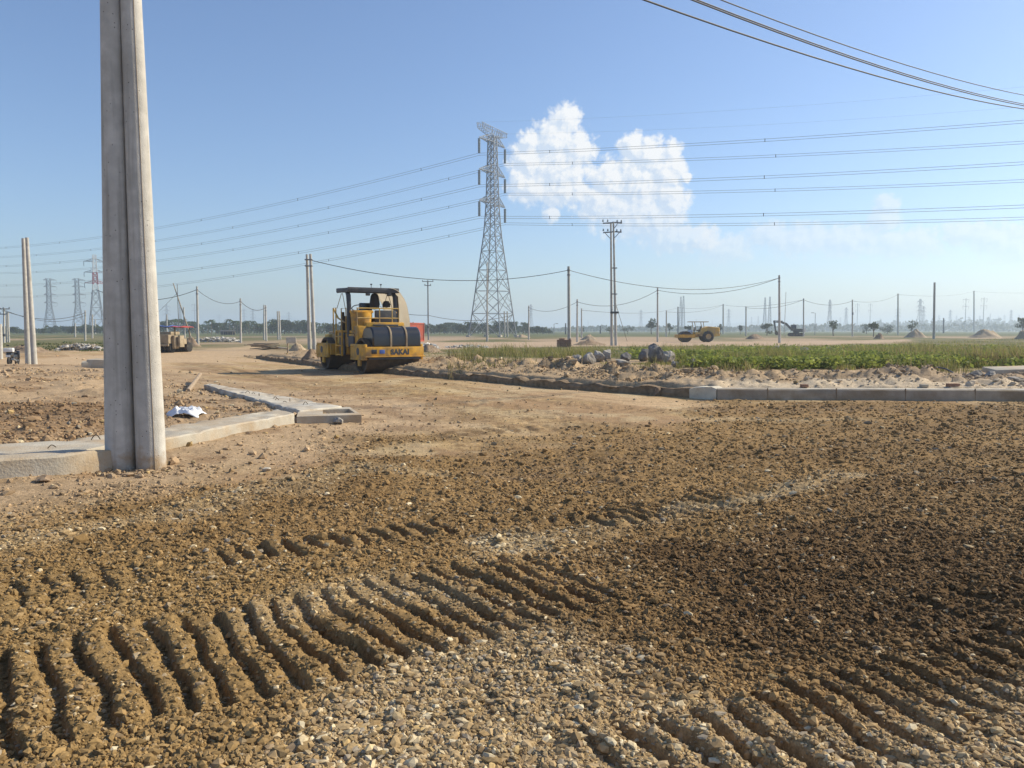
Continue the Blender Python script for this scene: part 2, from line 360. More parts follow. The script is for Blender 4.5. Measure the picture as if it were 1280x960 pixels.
def cloud(blobs, name, warp, soft, billow, off, e0, e1, thick, k):
    g = make_field(name, blobs, warp, soft, billow)
    a = N.new('ShaderNodeGroup'); a.node_tree = g; L.new(cv.outputs[0], a.inputs[0])
    sh = N.new('ShaderNodeVectorMath'); sh.operation = 'ADD'; L.new(cv.outputs[0], sh.inputs[0]); sh.inputs[1].default_value = off
    b = N.new('ShaderNodeGroup'); b.node_tree = g; L.new(sh.outputs[0], b.inputs[0])
    mr = N.new('ShaderNodeMapRange'); mr.interpolation_type = 'SMOOTHSTEP'; mr.inputs[1].default_value = 0.0; mr.inputs[2].default_value = thick; L.new(a.outputs[0], mr.inputs[0])
    fd = N.new('ShaderNodeMapRange'); fd.interpolation_type = 'SMOOTHSTEP'; fd.inputs[1].default_value = e0; fd.inputs[2].default_value = e1; L.new(el, fd.inputs[0])
    m = math_n(N, L, 'MULTIPLY', mr.outputs[0], fd.outputs[0])
    d = math_n(N, L, 'SUBTRACT', a.outputs[0], b.outputs[0])
    lit = math_n(N, L, 'ADD', math_n(N, L, 'MULTIPLY', d, k), .55, clamp=True)
    return m, lit
m1, lit1 = cloud(big, 'cumulus_field', .42, .22, .36, (.34, .30, 0), 1.5, 10.8, .42, 2.4)
m2, lit2 = cloud(low, 'low_cloud_field', .6, .34, .34, (.30, .30, 0), 2.6, 6.4, .5, 1.4)
m2 = math_n(N, L, 'MULTIPLY', m2, .5)
def ramp(lit):
    r = N.new('ShaderNodeMix'); r.data_type = 'RGBA'; L.new(lit, r.inputs[0])
    r.inputs[6].default_value = CLOUD_SHADE; r.inputs[7].default_value = CLOUD_LIT; return r.outputs[2]
CLOUD_SHADE = (4.5, 5.3, 6.4, 1); CLOUD_LIT = (6.7, 6.85, 7.0, 1)
tint = N.new('ShaderNodeMix'); tint.data_type = 'RGBA'; tint.blend_type = 'MULTIPLY'; tint.inputs[0].default_value = 1; L.new(sky.outputs[0], tint.inputs[6]); tint.inputs[7].default_value = (.86, .96, 1.11, 1)
c = tint.outputs[2]
for m_, l_ in ((m2, lit2), (m1, lit1)):
    x = N.new('ShaderNodeMix'); x.data_type = 'RGBA'; L.new(m_, x.inputs[0]); L.new(c, x.inputs[6]); L.new(ramp(l_), x.inputs[7]); c = x.outputs[2]
bg2 = N.new('ShaderNodeBackground'); bg2.inputs['Strength'].default_value = bg.inputs['Strength'].default_value
L.new(c, bg2.inputs['Color']); L.new(tint.outputs[2], bg.inputs['Color'])
def inside(v, a, b): return math_n(N, L, 'MULTIPLY', math_n(N, L, 'GREATER_THAN', v, a), math_n(N, L, 'LESS_THAN', v, b))
win = math_n(N, L, 'MULTIPLY', inside(az, -3.0, 36.0), inside(el, 4.0, 18.0))     # part of the sky that holds clouds: elsewhere the cloud nodes are not evaluated
msk = N.new('ShaderNodeMixShader'); L.new(win, msk.inputs[0]); L.new(bg.outputs[0], msk.inputs[1]); L.new(bg2.outputs[0], msk.inputs[2])
L.new(msk.outputs[0], N['World Output'].inputs['Surface'])
sun = bpy.data.lights.new('sun', 'SUN'); sun.energy = 5.0; sun.angle = R(.5); sun.color = (1, .88, .66)
so = bpy.data.objects.new('sun', sun); COL.objects.link(so)
sd = Vector((math.sin(R(SUN_AZ)) * math.cos(R(SUN_EL)), math.cos(R(SUN_AZ)) * math.cos(R(SUN_EL)), math.sin(R(SUN_EL))))
so.rotation_euler = sd.to_track_quat('Z', 'Y').to_euler(); so.location = (0, 0, 30)
sc.view_settings.view_transform = 'Standard'; sc.view_settings.look = 'None'; sc.view_settings.exposure = 0.27; sc.view_settings.gamma = 1; sc.view_settings.use_curve_mapping = False
sc.cycles.max_bounces = 8; sc.cycles.diffuse_bounces = 3; sc.cycles.volume_bounces = 1; sc.cycles.transparent_max_bounces = 12
sc.cycles.caustics_reflective = False; sc.cycles.caustics_refractive = False; sc.cycles.use_denoising = True; sc.cycles.denoiser = 'OPENIMAGEDENOISE'; sc.cycles.denoising_input_passes = 'RGB_ALBEDO_NORMAL'; sc.cycles.denoising_prefilter = 'ACCURATE'

# ------------------------------------------------------------------ ground relief
KERB = [(-14.2, 43.6), gp(400, 459), gp(530, 472), gp(690, 485.5), gp(800, 492.5), gp(862, 497.5), gp(897, 500), gp(1280, 501.5), (44, 17.0)]
PAD = [(-30, -7.6), (-9.0, 5.55), gp(0, 607), gp(80, 600), gp(150, 586), gp(206, 571), gp(370, 533), gp(450, 527), gp(430, 508), (-6.8, 18.9), (-9.9, 22.8), (-13.5, 27.5), (-19, 34), (-60, 40), (-80, 10)]
FRESH = [gp(-500, 720), gp(0, 664), gp(250, 606), gp(380, 576), gp(440, 556), gp(475, 540), gp(540, 556), gp(600, 563), gp(690, 550), gp(780, 536), gp(845, 518), gp(905, 504.5), (12, 17.4), (46, 17.0), (46, -5), (-20, -12)]
GRASS = [[gp(*p) for p in g] for g in (
    [(525, 449), (560, 435), (700, 435), (860, 431.5), (1000, 433), (1150, 428), (1290, 421), (1600, 421), (1700, 474), (1290, 470), (1150, 464), (1000, 468), (885, 467), (852, 457), (790, 453.5), (640, 452)],
    [(48, 429.5), (140, 427), (200, 427), (200, 436), (130, 438), (50, 438)], [(-300, 424), (40, 423.5), (200, 422), (205, 419), (-300, 419)])]
FARROAD = [gp(*p) for p in ((520, 437), (700, 433.5), (1000, 432), (1140, 427), (1140, 424), (1000, 426.5), (690, 427), (520, 428))]
def band(X, Y, P, w, pitch, depth, seed, ragged=.12, skew=0.0):
    al, s = line_sd(P, X, Y)
    tot = sum(math.hypot(P[i + 1][0] - P[i][0], P[i + 1][1] - P[i][1]) for i in range(len(P) - 1))
    s2 = s + (fbm(X, Y, 2.5, 2, seed) - .5) * ragged * 2
    env = sstep(w / 2, w / 2 - .09, np.abs(s2)) * sstep(0.02, .25, al) * sstep(tot - .02, tot - .25, al)
    ph = (al + skew * s + (fbm(X, Y, 1.8, 2, seed + 3) - .5) * .12) / pitch
    t = ph - np.floor(ph)
    prof = sstep(.0, .16, t) * (1 - sstep(.58, .96, t)) * (.86 + .14 * np.sin(math.pi * np.clip(t / .7, 0, 1)))   # broad rib, narrow cut
    amp = .35 + 1.1 * fbm(X, Y, 1.1, 2, seed + 5)
    crest = vnoise(np.floor(ph) * 3.1, np.zeros_like(ph), seed + 8) * .4 + .8 + (fbm(X, Y, 4.0, 2, seed + 9) - .5) * .5
    return env * (prof * crest - .55) * depth * amp, env, prof
U = np.array((.88, .475)); W_ = np.array((.475, -.88))
def tl(p, q): return [tuple(p), tuple(q)]
U = np.array((.83, .557)); W_ = np.array((.557, -.83)); cA0 = np.array((-3.6, 2.30)); cA1 = np.array((.62, 5.06))
TRACKS = [  # centre line, width, pitch, depth
    (tl(cA0, cA1 - U * .15), 1.22, .158, .046, 11),
    (tl((.25, 2.55), (3.2, 3.95)), .74, .165, .046, 13),
    (tl((.3, 1.6), (3.6, 3.2)), .5, .18, .045, 18),
    (tl((-2.1, 5.2), (-.4, 6.25)), .50, .16, .042, 14),
    (tl((-.35, 6.25), (1.0, 6.55)), .3, .17, .03, 19),
    (tl((.55, 6.2), (3.0, 8.1)), .62, .17, .042, 15),
    (tl((-3.9, 4.0), (-2.2, 5.0)), .66, .16, .034, 16),
    (tl((1.6, 3.9), (4.6, 5.4)), .5, .18, .022, 17),
]
TYRE = [([gp(*p) for p in ((240, 462), (400, 478), (560, 508), (690, 550))], 1.0, .36, .03, 35), ([gp(*p) for p in ((330, 476), (470, 505), (600, 548), (640, 590))], .9, .34, .03, 36), ([gp(*p) for p in ((520, 548), (640, 536), (780, 530))], .7, .34, .03, 37),
        ([gp(*p) for p in ((470, 481), (560, 497), (660, 515), (735, 535), (768, 552), (758, 575), (715, 600))], 1.1, .34, .042, 31),
        ([gp(*p) for p in ((520, 476), (640, 494), (760, 510), (850, 516))], .9, .34, .03, 32),
        ([gp(*p) for p in ((880, 512), (1000, 512), (1290, 513))], 1.1, .30, .035, 33),
        ([gp(*p) for p in ((230, 452), (330, 470), (460, 500), (600, 525))], .8, .4, .03, 34)]
def base_h(X, Y):
    """ground without the fine crumbs"""
    X = np.asarray(X, float); Y = np.asarray(Y, float)
    al, s = line_sd(KERB, X, Y); bf = sstep(47, 41, Y)
    h = (fbm(X, Y, .35, 3, 1) - .5) * .10 * sstep(4, 12, np.hypot(X, Y))
    behind = sstep(0, 1, (s - .14) / (.18 + np.maximum(Y - 43.2, 0) * .6))
    berm = np.exp(-((s - 2.8) / 1.6) ** 2) * (.02 + .30 * fbm(X, Y, .6, 3, 5)) + np.exp(-((s - 1.0) / .6) ** 2) * .03
    lump = np.maximum(fbm(X, Y, 1.7, 4, 9) - .45, 0) * .75 * np.exp(-((s - 2.4) / 1.7) ** 2)
    crumb = (fbm(X, Y, 3.2, 3, 13) - .5) * .16 * np.exp(-((s - 2.6) / 1.8) ** 2)
    h = h * (1 - .7 * behind) + behind * bf * (.17 * sstep(40, 12, s) + .06 * sstep(2.2, 1.2, s) + berm + lump + crumb)
    sp = poly_sd(PAD, X, Y); inp = sstep(.0, .45, sp)
    padh = .12 + .24 * np.exp(-(((X + 7.4) / 1.6) ** 2 + ((Y - 12.0) / 2.4) ** 2)) * (.6 + .8 * fbm(X, Y, .9, 3, 23)) + .3 * np.exp(-(((X + 12) / 2.2) ** 2 + ((Y - 20) / 6) ** 2)) * fbm(X, Y, .7, 2, 22) * 1.5
    padh = padh + np.maximum(fbm(X, Y, 1.1, 3, 25) - .5, 0) * .28 * sstep(.5, 1.6, sp) * sstep(45, 15, Y)
    h = h + inp * padh
    # dusty apron in front of the pad kerb and round the pole foot
    ap = sstep(1.4, 0.0, -sp) * (1 - inp)
    h = h + ap * (.05 + .05 * fbm(X, Y, 1.3, 3, 28))
    gpole = np.exp(-(((X + 4.2) / .75) ** 2 + ((Y - 8.55) / .6) ** 2)); h = h * (1 - gpole * .9)
    return h, s, sp
def fine_h(X, Y):
    X = np.asarray(X, float); Y = np.asarray(Y, float); r = np.hypot(X, Y)
    h, s, sp = base_h(X, Y)
    fr = sstep(-.8, 1.0, poly_sd(FRESH, X, Y) + (fbm(X, Y, .8, 4, 41) - .5) * 3.6)
    trk = np.zeros(X.shape)
    for P, wd, pi_, dp, sd_ in TRACKS:
        b, e, p = band(X, Y, P, wd, pi_, dp * 1.35, sd_); h = h + b - e * .01; trk = np.maximum(trk, e * min(1, dp / .05))
    for P, wd, pi_, dp, sd_ in TYRE:
        b, e, p = band(X, Y, P, wd, pi_, dp, sd_, ragged=.05); h = h + b
    rough = np.where(s > .3, .016, np.where(sp > .4, .011, (.005 + .013 * fr) * (1 - .25 * trk)))
    fade = sstep(30, 10, r)
    h = h + (fbm(X, Y, 7, 3, 51) - .5) * rough * 2.4 * sstep(60, 25, r)
    f1, i1 = worley(X * 14, Y * 14, 61); h = h + np.maximum(.55 - f1, 0) * (.4 + i1) * rough * 1.5 * fade
    f2, i2 = worley(X * 34, Y * 34, 71); h = h + np.maximum(.5 - f2, 0) * (.4 + i2) * rough * .8 * sstep(12, 5, r)
    f3, i3 = worley(X * 5, Y * 5, 81); h = h + np.maximum(.5 - f3, 0) * np.maximum(i3 - .45, 0) * rough * 6 * sstep(40, 20, r)
    return h, s, sp, fr, trk
def Hz(x, y): return float(base_h(np.array([x]), np.array([y]))[0][0])
def gpz(px, py):                                          # pixel -> point on the relief
    z = 0.0
    for _ in range(6): x, y = gp(px, py, z); z = .5 * z + .5 * Hz(x, y)
    return Vector((x, y, Hz(x, y)))
TAN = np.array((.385, .268, .134)); SOIL = np.array((.375, .27, .165)); DARK = np.array((.228, .145, .062)); VDARK = np.array((.12, .072, .031)); PALE = np.array((.47, .38, .235)); GREEN = np.array((.075, .085, .028)); DRY = np.array((.20, .165, .075))
def mixc(c, d, m): return c * (1 - m[:, None]) + d[None, :] * m[:, None]
def pxband(X, Y, pts, wpx, wob=.3, seed=90):
    P = [gp(*p) for p in pts]; al, s = line_sd(P, X, Y)
    return sstep(1, .2, np.abs(s + (fbm(X, Y, 1.2, 3, seed) - .5) * wob * 2) / wpx)
def pale_mask(X, Y):
    n = fbm(X, Y, 1.1, 4, 95) - .5
    p = sstep(-.25, .35, poly_sd([gp(*q) for q in ((60, 1100), (300, 905), (430, 830), (640, 770), (800, 800), (860, 830), (1010, 870), (1280, 850), (1500, 900), (1500, 1100))], X, Y) + n * 1.0)
    p = np.maximum(p * .95, pxband(X, Y, ((610, 690), (720, 668), (850, 640), (1010, 606), (1060, 600)), .36, .45, 96) * (.45 + .9 * sstep(.4, .6, fbm(X, Y, 1.6, 3, 196))))
    p = np.maximum(p, pxband(X, Y, ((380, 770), (480, 740), (560, 745)), .45, .3, 97) * .7)
    p = np.maximum(p, pxband(X, Y, ((880, 522), (960, 527), (1070, 526)), .5, .5, 98) * .8)
    p = np.maximum(p, pxband(X, Y, ((-100, 690), (60, 668), (200, 640), (330, 612), (450, 585), (520, 592)), .45, .4, 99) * .7)
    return p
def ground_cols(X, Y, s, sp, fr):
    n = len(X); c = np.tile(TAN, (n, 1)); r = np.hypot(X, Y)
    big_n = fbm(X, Y, .18, 4, 101); mid = fbm(X, Y, .8, 4, 103)
    c = c * (.82 + .36 * mid)[:, None]
    c = mixc(c, np.array((.30, .19, .105)), sstep(.46, .66, fbm(X, Y, .45, 4, 104)) * .75)
    lu = X * .63 - Y * .78; lw = X * .78 + Y * .63                                       # wheel-run streaks along the road
    c = mixc(c, np.array((.52, .37, .225)), sstep(.5, .68, fbm(lu * .12, lw * 1.1, 1.0, 4, 121)) * .6)
    c = mixc(c, np.array((.27, .175, .10)), sstep(.55, .7, fbm(lu * .15, lw * 1.6, 1.0, 4, 123)) * .6)
    c = mixc(c, PALE, sstep(.55, .7, fbm(X, Y, 1.4, 3, 125)) * .5)
    pale = pale_mask(X, Y)
    dk = DARK[None, :] * (.8 + .5 * mid)[:, None]
    vd = np.maximum(sstep(-.3, .5, poly_sd([gp(*q) for q in ((770, 690), (900, 650), (1090, 600), (1400, 590), (1400, 800), (1260, 830), (1080, 830), (880, 790))], X, Y) + (mid - .5) * 1.6) * (.5 + .5 * sstep(.35, .6, fbm(X, Y, .7, 3, 108))),
                    sstep(.55, .75, fbm(X, Y, .5, 3, 107)) * .45)
    dk = dk * (1 - vd[:, None]) + VDARK[None, :] * vd[:, None]
    ol = sstep(.5, -1.5, X) * sstep(6.3, 4.5, Y) * .75                                     # yellower clay at left front
    dk = dk * (1 - ol[:, None]) + np.array((.235, .155, .065))[None, :] * ol[:, None]
    c = c * (1 - fr[:, None]) + dk * fr[:, None]
    c = mixc(c, PALE, pale * .30 * np.where(fr > .2, 1, .7))
    for P, wd, pi_, dp, sd_ in TYRE:
        al, sx_ = line_sd(P, X, Y); bnd = sstep(1, .7, np.abs(sx_) / (wd * .6)) * (.5 + .5 * sstep(.35, .6, fbm(X, Y, 1.5, 3, sd_)))
        lug = .6 + .4 * np.sign(np.sin(2 * math.pi * (al + .35 * np.abs(sx_)) / .34)); c = mixc(c, np.array((.215, .14, .07)), bnd * .9 * lug)
    # left pad and its apron
    ins = sstep(-2.4, -.9, sp + (mid - .5) * 1.2) * (1 - sstep(-.1, .6, poly_sd(FRESH, X, Y) + (mid - .5) * .8))
    soil = SOIL[None, :] * (.78 + .42 * mid)[:, None]; dm = sstep(.52, .68, fbm(X, Y, 1.3, 4, 111)); soil = mixc(soil, np.array((.23, .15, .085)), dm * .75); hp = np.exp(-(((X + 7.4) / 2.0) ** 2 + ((Y - 12.0) / 2.6) ** 2)); soil = mixc(soil, np.array((.21, .135, .075)), np.clip(hp * 1.2 * (.5 + mid), 0, .8))
    c = c * (1 - ins[:, None]) + soil * ins[:, None]
    # behind the right kerb
    b = sstep(.1, .3, s)
    so_ = np.array((.35, .255, .155))[None, :] * (.75 + .5 * fbm(X, Y, .9, 4, 113))[:, None]
    ds = sstep(1.5, .8, s + (mid - .5)) * sstep(3.5, 5.5, X) * .85; so_ = so_ * (1 - ds[:, None]) + np.array((.52, .43, .31))[None, :] * ds[:, None]
    gr = (1 - ds) * sstep(3, 14, X) * sstep(26, 20, Y); so_ = so_ * (1 - .55 * gr[:, None]) + (np.array((.30, .235, .175)) * .55)[None, :] * gr[:, None]
    c = c * (1 - b[:, None]) + so_ * b[:, None]
    far = sstep(45, 75, Y + (big_n - .5) * 30)
    fm = sstep(.42, .6, fbm(X / 3, Y / 9, .12, 4, 115))[:, None]
    fc = (np.array((.36, .265, .175))[None, :] * (1 - fm) + np.array((.13, .125, .05))[None, :] * fm)
    keep = far * np.maximum(b, sstep(50, 80, Y)); c = c * (1 - keep[:, None]) + fc * keep[:, None]
    vf = sstep(150, 260, Y); gg = np.array((.10, .115, .045))[None, :] * (.8 + .4 * big_n)[:, None]; c = c * (1 - vf[:, None]) + gg * vf[:, None]
    for k, P in enumerate(GRASS):
        g = sstep(-.6, 1.0, poly_sd(P, X, Y) / (1 + Y / 60) + (mid - .5) * 3); gc = mixc(np.tile(GREEN, (n, 1)), DRY, sstep(.4, .65, fbm(X, Y, .25, 3, 117))); c = c * (1 - g[:, None]) + gc * g[:, None]
    f = sstep(-.8, 1.2, poly_sd(FARROAD, X, Y) + (mid - .5) * 4); c = mixc(c, np.array((.42, .31, .21)), f)
    f = sstep(-.8, 1.2, poly_sd([gp(*q) for q in ((-60, 452), (60, 447), (200, 441), (330, 431), (345, 436), (300, 452), (100, 456), (-60, 460))], X, Y) + (mid - .5) * 3); c = mixc(c, np.array((.47, .34, .21)), f * .8)
    return np.clip(c, .01, .8)
# polar sheet: fine inside the view and a good margin, coarse round the back, out to the horizon
th = np.radians(np.concatenate([np.linspace(-180, -54, 42, endpoint=False), np.linspace(-54, 54, 1010), np.linspace(54, 180, 43)[1:]]))
ys = np.concatenate([np.linspace(1100, 965, 60, endpoint=False), np.linspace(965, 500, 410, endpoint=False), np.linspace(500, 425, 150, endpoint=False), np.linspace(425, 413.25, 40)])
rr = np.concatenate([[.02, .3, .7, 1.1, 1.4], [dist_of(y) for y in ys if dist_of(y) > 1.45], [9000.0, 16000.0]])
TH, RR = np.meshgrid(th, rr); X = (np.sin(TH) * RR).ravel(); Y = (np.cos(TH) * RR).ravel()
h, s, sp, fr, trk = fine_h(X, Y)
nr, nc = len(rr), len(th)
idx = np.arange(nr * nc).reshape(nr, nc)
F = np.stack([idx[:-1, :-1], idx[:-1, 1:], idx[1:, 1:], idx[1:, :-1]], -1).reshape(-1, 4)[:, ::-1]
def ground_mat():
    m = bpy.data.materials.new('site_ground'); m.use_nodes = True; n = m.node_tree.nodes; l = m.node_tree.links; b = n['Principled BSDF']
    b.inputs['Roughness'].default_value = .95; b.inputs['Specular IOR Level'].default_value = .15
    a = n.new('ShaderNodeAttribute'); a.attribute_name = 'base'; t = n.new('ShaderNodeTexCoord')
    out = a.outputs['Color']
    for sc_, lo, hi in ((4, .85, 1.15), (28, .72, 1.3), (110, .75, 1.28)):
        q = n.new('ShaderNodeTexNoise'); q.inputs['Scale'].default_value = sc_; q.inputs['Detail'].default_value = 4; l.new(t.outputs['Object'], q.inputs['Vector'])
        r = n.new('ShaderNodeMapRange'); r.inputs[1].default_value = .3; r.inputs[2].default_value = .7; r.inputs[3].default_value = lo; r.inputs[4].default_value = hi; l.new(q.outputs[0], r.inputs[0])
        x = n.new('ShaderNodeMix'); x.data_type = 'RGBA'; x.blend_type = 'MULTIPLY'; x.inputs[0].default_value = 1; l.new(out, x.inputs[6]); l.new(r.outputs[0], x.inputs[7]); out = x.outputs[2]
    # little stones in the surface
    v = n.new('ShaderNodeTexVoronoi'); v.inputs['Scale'].default_value = 26; l.new(t.outputs['Object'], v.inputs['Vector'])
    sp_ = n.new('ShaderNodeSeparateColor'); l.new(v.outputs['Color'], sp_.inputs[0])
    k1 = n.new('ShaderNodeMapRange'); k1.inputs[1].default_value = .34; k1.inputs[2].default_value = .28; l.new(v.outputs['Distance'], k1.inputs[0])
    k2 = n.new('ShaderNodeMapRange'); k2.inputs[1].default_value = .80; k2.inputs[2].default_value = .86; l.new(sp_.outputs[0], k2.inputs[0])
    kk = n.new('ShaderNodeMath'); kk.operation = 'MULTIPLY'; l.new(k1.outputs[0], kk.inputs[0]); l.new(k2.outputs[0], kk.inputs[1])
    k3 = n.new('ShaderNodeMath'); k3.operation = 'MULTIPLY'; l.new(kk.outputs[0], k3.inputs[0]); k3.inputs[1].default_value = .55
    x = n.new('ShaderNodeMix'); x.data_type = 'RGBA'; l.new(k3.outputs[0], x.inputs[0]); l.new(out, x.inputs[6]); x.inputs[7].default_value = (.45, .37, .26, 1); out = x.outputs[2]
    l.new(out, b.inputs['Base Color'])
    q = n.new('ShaderNodeTexNoise'); q.inputs['Scale'].default_value = 45; q.inputs['Detail'].default_value = 6; q.inputs['Roughness'].default_value = .7; l.new(t.outputs['Object'], q.inputs['Vector'])
    bp = n.new('ShaderNodeBump'); bp.inputs['Strength'].default_value = .8; bp.inputs['Distance'].default_value = .012; l.new(q.outputs[0], bp.inputs['Height']); l.new(bp.outputs[0], b.inputs['Normal'])
    return m
g = np_mesh('ground', np.stack([X, Y, h], 1), F, ground_mat(), ground_cols(X, Y, s, sp, fr), smooth=True)
tag(g, kind='structure')

# ------------------------------------------------------------------ loose stones and clods
ico = bmesh.new(); bmesh.ops.create_icosphere(ico, subdivisions=1, radius=1); ico.verts.index_update()
IV = np.array([v.co[:] for v in ico.verts]); IF = np.array([[v.index for v in f.verts] for f in ico.faces]); ico.free()
def scatter(name, P, Z, size, cols, m, label=None, sink=.35, flat=(.35, .75)):
    n = len(P); k = len(IV)
    V = np.tile(IV, (n, 1, 1)) * rng.uniform(.62, 1.25, (n, k, 1))
    sx_ = rng.uniform(.8, 1.5, n); sy_ = rng.uniform(.6, 1.0, n); sz_ = rng.uniform(*flat, n)
    V = V * np.stack([sx_, sy_, sz_], 1)[:, None, :]
    tx = rng.normal(0, .35, n); a = rng.uniform(0, 2 * math.pi, n)
    y, z = V[:, :, 1].copy(), V[:, :, 2].copy(); cx, sxn = np.cos(tx)[:, None], np.sin(tx)[:, None]
    V[:, :, 1] = y * cx - z * sxn; V[:, :, 2] = y * sxn + z * cx
    x, y = V[:, :, 0].copy(), V[:, :, 1].copy(); ca, sa = np.cos(a)[:, None], np.sin(a)[:, None]
    V[:, :, 0] = x * ca - y * sa; V[:, :, 1] = x * sa + y * ca
    V *= size[:, None, None]
    V[:, :, 0] += P[:, 0:1]; V[:, :, 1] += P[:, 1:2]; V[:, :, 2] += (Z + size * sz_ * (1 - 2 * sink) * .9)[:, None]
    Fc = (IF[None] + (np.arange(n) * k)[:, None, None]).reshape(-1, 3)
    o = np_mesh(name, V.reshape(-1, 3), Fc, m, np.repeat(cols, k, 0))
    return tag(o, label, None, None, 'stuff')
def sample_px(n, x0, x1, y0, y1):
    px = rng.uniform(x0, x1, n); py = rng.uniform(y0, y1, n)
    a = (px - 640) / FPX; b = (480 - py) / FPX; f = CP + b * SP; u = -SP + b * CP; t = -CAM_H / u
    return a * t, f * t
STONE_C = np.array([(.50, .385, .22), (.57, .46, .285), (.43, .33, .19), (.34, .285, .21), (.47, .335, .155), (.64, .54, .36), (.31, .23, .13)])
def stone_cols(n, brown=0.0, base=None):
    c = STONE_C[rng.integers(0, len(STONE_C), n)] * rng.uniform(.75, 1.15, (n, 1))
    return c
# crushed stone
xs, ysn = sample_px(540000, -620, 1900, 478, 1080)
hh, s, sp, fr, trk = fine_h(xs, ysn); pal = pale_mask(xs, ysn); cl = fbm(xs, ysn, 1.6, 3, 131)
pr = np.clip(pal * (.42 + .5 * sstep(.42, .62, fbm(xs, ysn, 2.2, 3, 133))) * (1 - .6 * trk) + (.05 * fr + .16 * fr * sstep(.5, .7, cl)) * (1 - .6 * trk) + .02 + (.06 + .30 * sstep(.44, .62, cl) * sstep(22, 12, np.hypot(xs, ysn))) * (1 - fr) * (sp < -1.2), 0, 1) * (s < .1) * (sp < -.1)
k = rng.uniform(0, 1, len(xs)) < pr
P = np.stack([xs, ysn], 1)[k]; r_ = np.hypot(P[:, 0], P[:, 1])
size = np.clip(rng.lognormal(math.log(.0056), .62, k.sum()), .0026, .026) * (1 + np.clip(r_ - 4, 0, 12) * .11) * np.where(fr[k] < .25, .55, 1.0)
cc = stone_cols(k.sum()); cov = (rng.uniform(0, 1, k.sum()) < .68 - .25 * pal[k]); cc[cov] = cc[cov] * .35 + np.array((.20, .13, .065)) * .75
scatter('gravel', P, hh[k], size, cc, M['stone'])
print('gravel', k.sum())
# brown clods
xs, ysn = sample_px(490000, -620, 1900, 500, 1080)
hh, s, sp, fr, trk = fine_h(xs, ysn); pal = pale_mask(xs, ysn)
pr = np.clip(fr * (1 - .75 * pal) * .9 * (1 - np.where(xs < -.5, .82, .45) * trk), 0, 1) * (s < .05) * (sp < -.05)
k = rng.uniform(0, 1, len(xs)) < pr; P = np.stack([xs, ysn], 1)[k]; r_ = np.hypot(P[:, 0], P[:, 1])
size = np.clip(rng.lognormal(math.log(.0058), .55, k.sum()), .0022, .026) * (1 + np.clip(r_ - 4, 0, 14) * .09)
gc = ground_cols(P[:, 0], P[:, 1], s[k], sp[k], fr[k])
scatter('soil_clods', P, hh[k], size, np.clip(gc * rng.uniform(.75, 1.5, (k.sum(), 1)), 0, .6), M['stone'], sink=.3, flat=(.5, .95))
print('clods', k.sum())
# lumps on the pad, the apron and the spoil bank
xs, ysn = sample_px(230000, -330, 1610, 440, 680); x2_, y2_ = sample_px(60000, 380, 1610, 450, 490); xs = np.concatenate([xs, x2_]); ysn = np.concatenate([ysn, y2_])
hh, s, sp, fr, trk = fine_h(xs, ysn)
wgt = np.where(s > .4, np.exp(-((s - 2.6) / 2.0) ** 2) * (.15 + .8 * sstep(.42, .62, fbm(xs, ysn, .9, 3, 143))), np.where(sp > .3, .05 + .7 * np.maximum(sstep(.5, .62, fbm(xs, ysn, .7, 3, 141)), np.exp(-(((xs + 7.4) / 2.0) ** 2 + ((ysn - 12.0) / 2.6) ** 2))), np.where(sp > -2.0, .06 * (1 - fr) + .8 * np.exp(-(((xs + 4.2) / .55) ** 2 + ((ysn - 8.6) / .35) ** 2)), .012)))
k = rng.uniform(0, 1, len(xs)) < wgt; P = np.stack([xs, ysn], 1)[k]; r_ = np.hypot(P[:, 0], P[:, 1])
size = np.clip(rng.lognormal(math.log(.013), .55, k.sum()), .005, .07) * (.75 + r_ * .03) * np.where(s[k] > .4, 1.25, 1.0)
gc = ground_cols(P[:, 0], P[:, 1], s[k], sp[k], fr[k]); gc = gc * rng.uniform(.8, 1.3, (k.sum(), 1)); gs = rng.uniform(0, 1, k.sum()) < .12; gc[gs] = stone_cols(gs.sum()) * .9
scatter('rubble', P, hh[k], size, np.clip(gc, 0, .7), M['stone'], sink=.3, flat=(.5, .95))
print('rubble', k.sum())
# ------------------------------------------------------------------ kerbs
def resample(P, step):
    out = []
    for i in range(len(P) - 1):
        a = Vector((*P[i], 0)); b = Vector((*P[i + 1], 0)); n = max(1, int((b - a).length / step))
        out += [a.lerp(b, k / n) for k in range(n)]
    out.append(Vector((*P[-1], 0))); return out
def kerb(name, P, wdt, top, m, rough=0.0, step=.5, parent=None, seed=0):
    pts = resample(P, step); mb = MB(); rings = []; rnd = random.Random(seed)
    for i, p in enumerate(pts):
        d = (pts[min(i + 1, len(pts) - 1)] - pts[max(i - 1, 0)]).normalized(); nrm = Vector((-d.y, d.x, 0))
        j = lambda a: rnd.uniform(-a, a) * rough
        t = top + j(.05)
        prof = [(.0 + j(.03), -.15), (.0 + j(.05), t * .5 + j(.05)), (.015 + j(.05), t - .02), (.035 + j(.03), t), (wdt * .6, t + j(.03)), (wdt - .03, t + j(.02)), (wdt, t - .03), (wdt, -.15)]
        rings.append([p + nrm * a + Vector((0, 0, z)) for a, z in prof])
    k = len(rings[0])
    vs = [q for r in rings for q in r]; fs = []
    for i in range(len(rings) - 1):
        for a in range(k): fs.append([i * k + a, i * k + (a + 1) % k, (i + 1) * k + (a + 1) % k, (i + 1) * k + a])
    fs.append(list(range(k))); fs.append([len(vs) - k + a for a in range(k)][::-1])
    mb.quadify(vs, fs); return mb.build(name, m, parent, smooth=30)
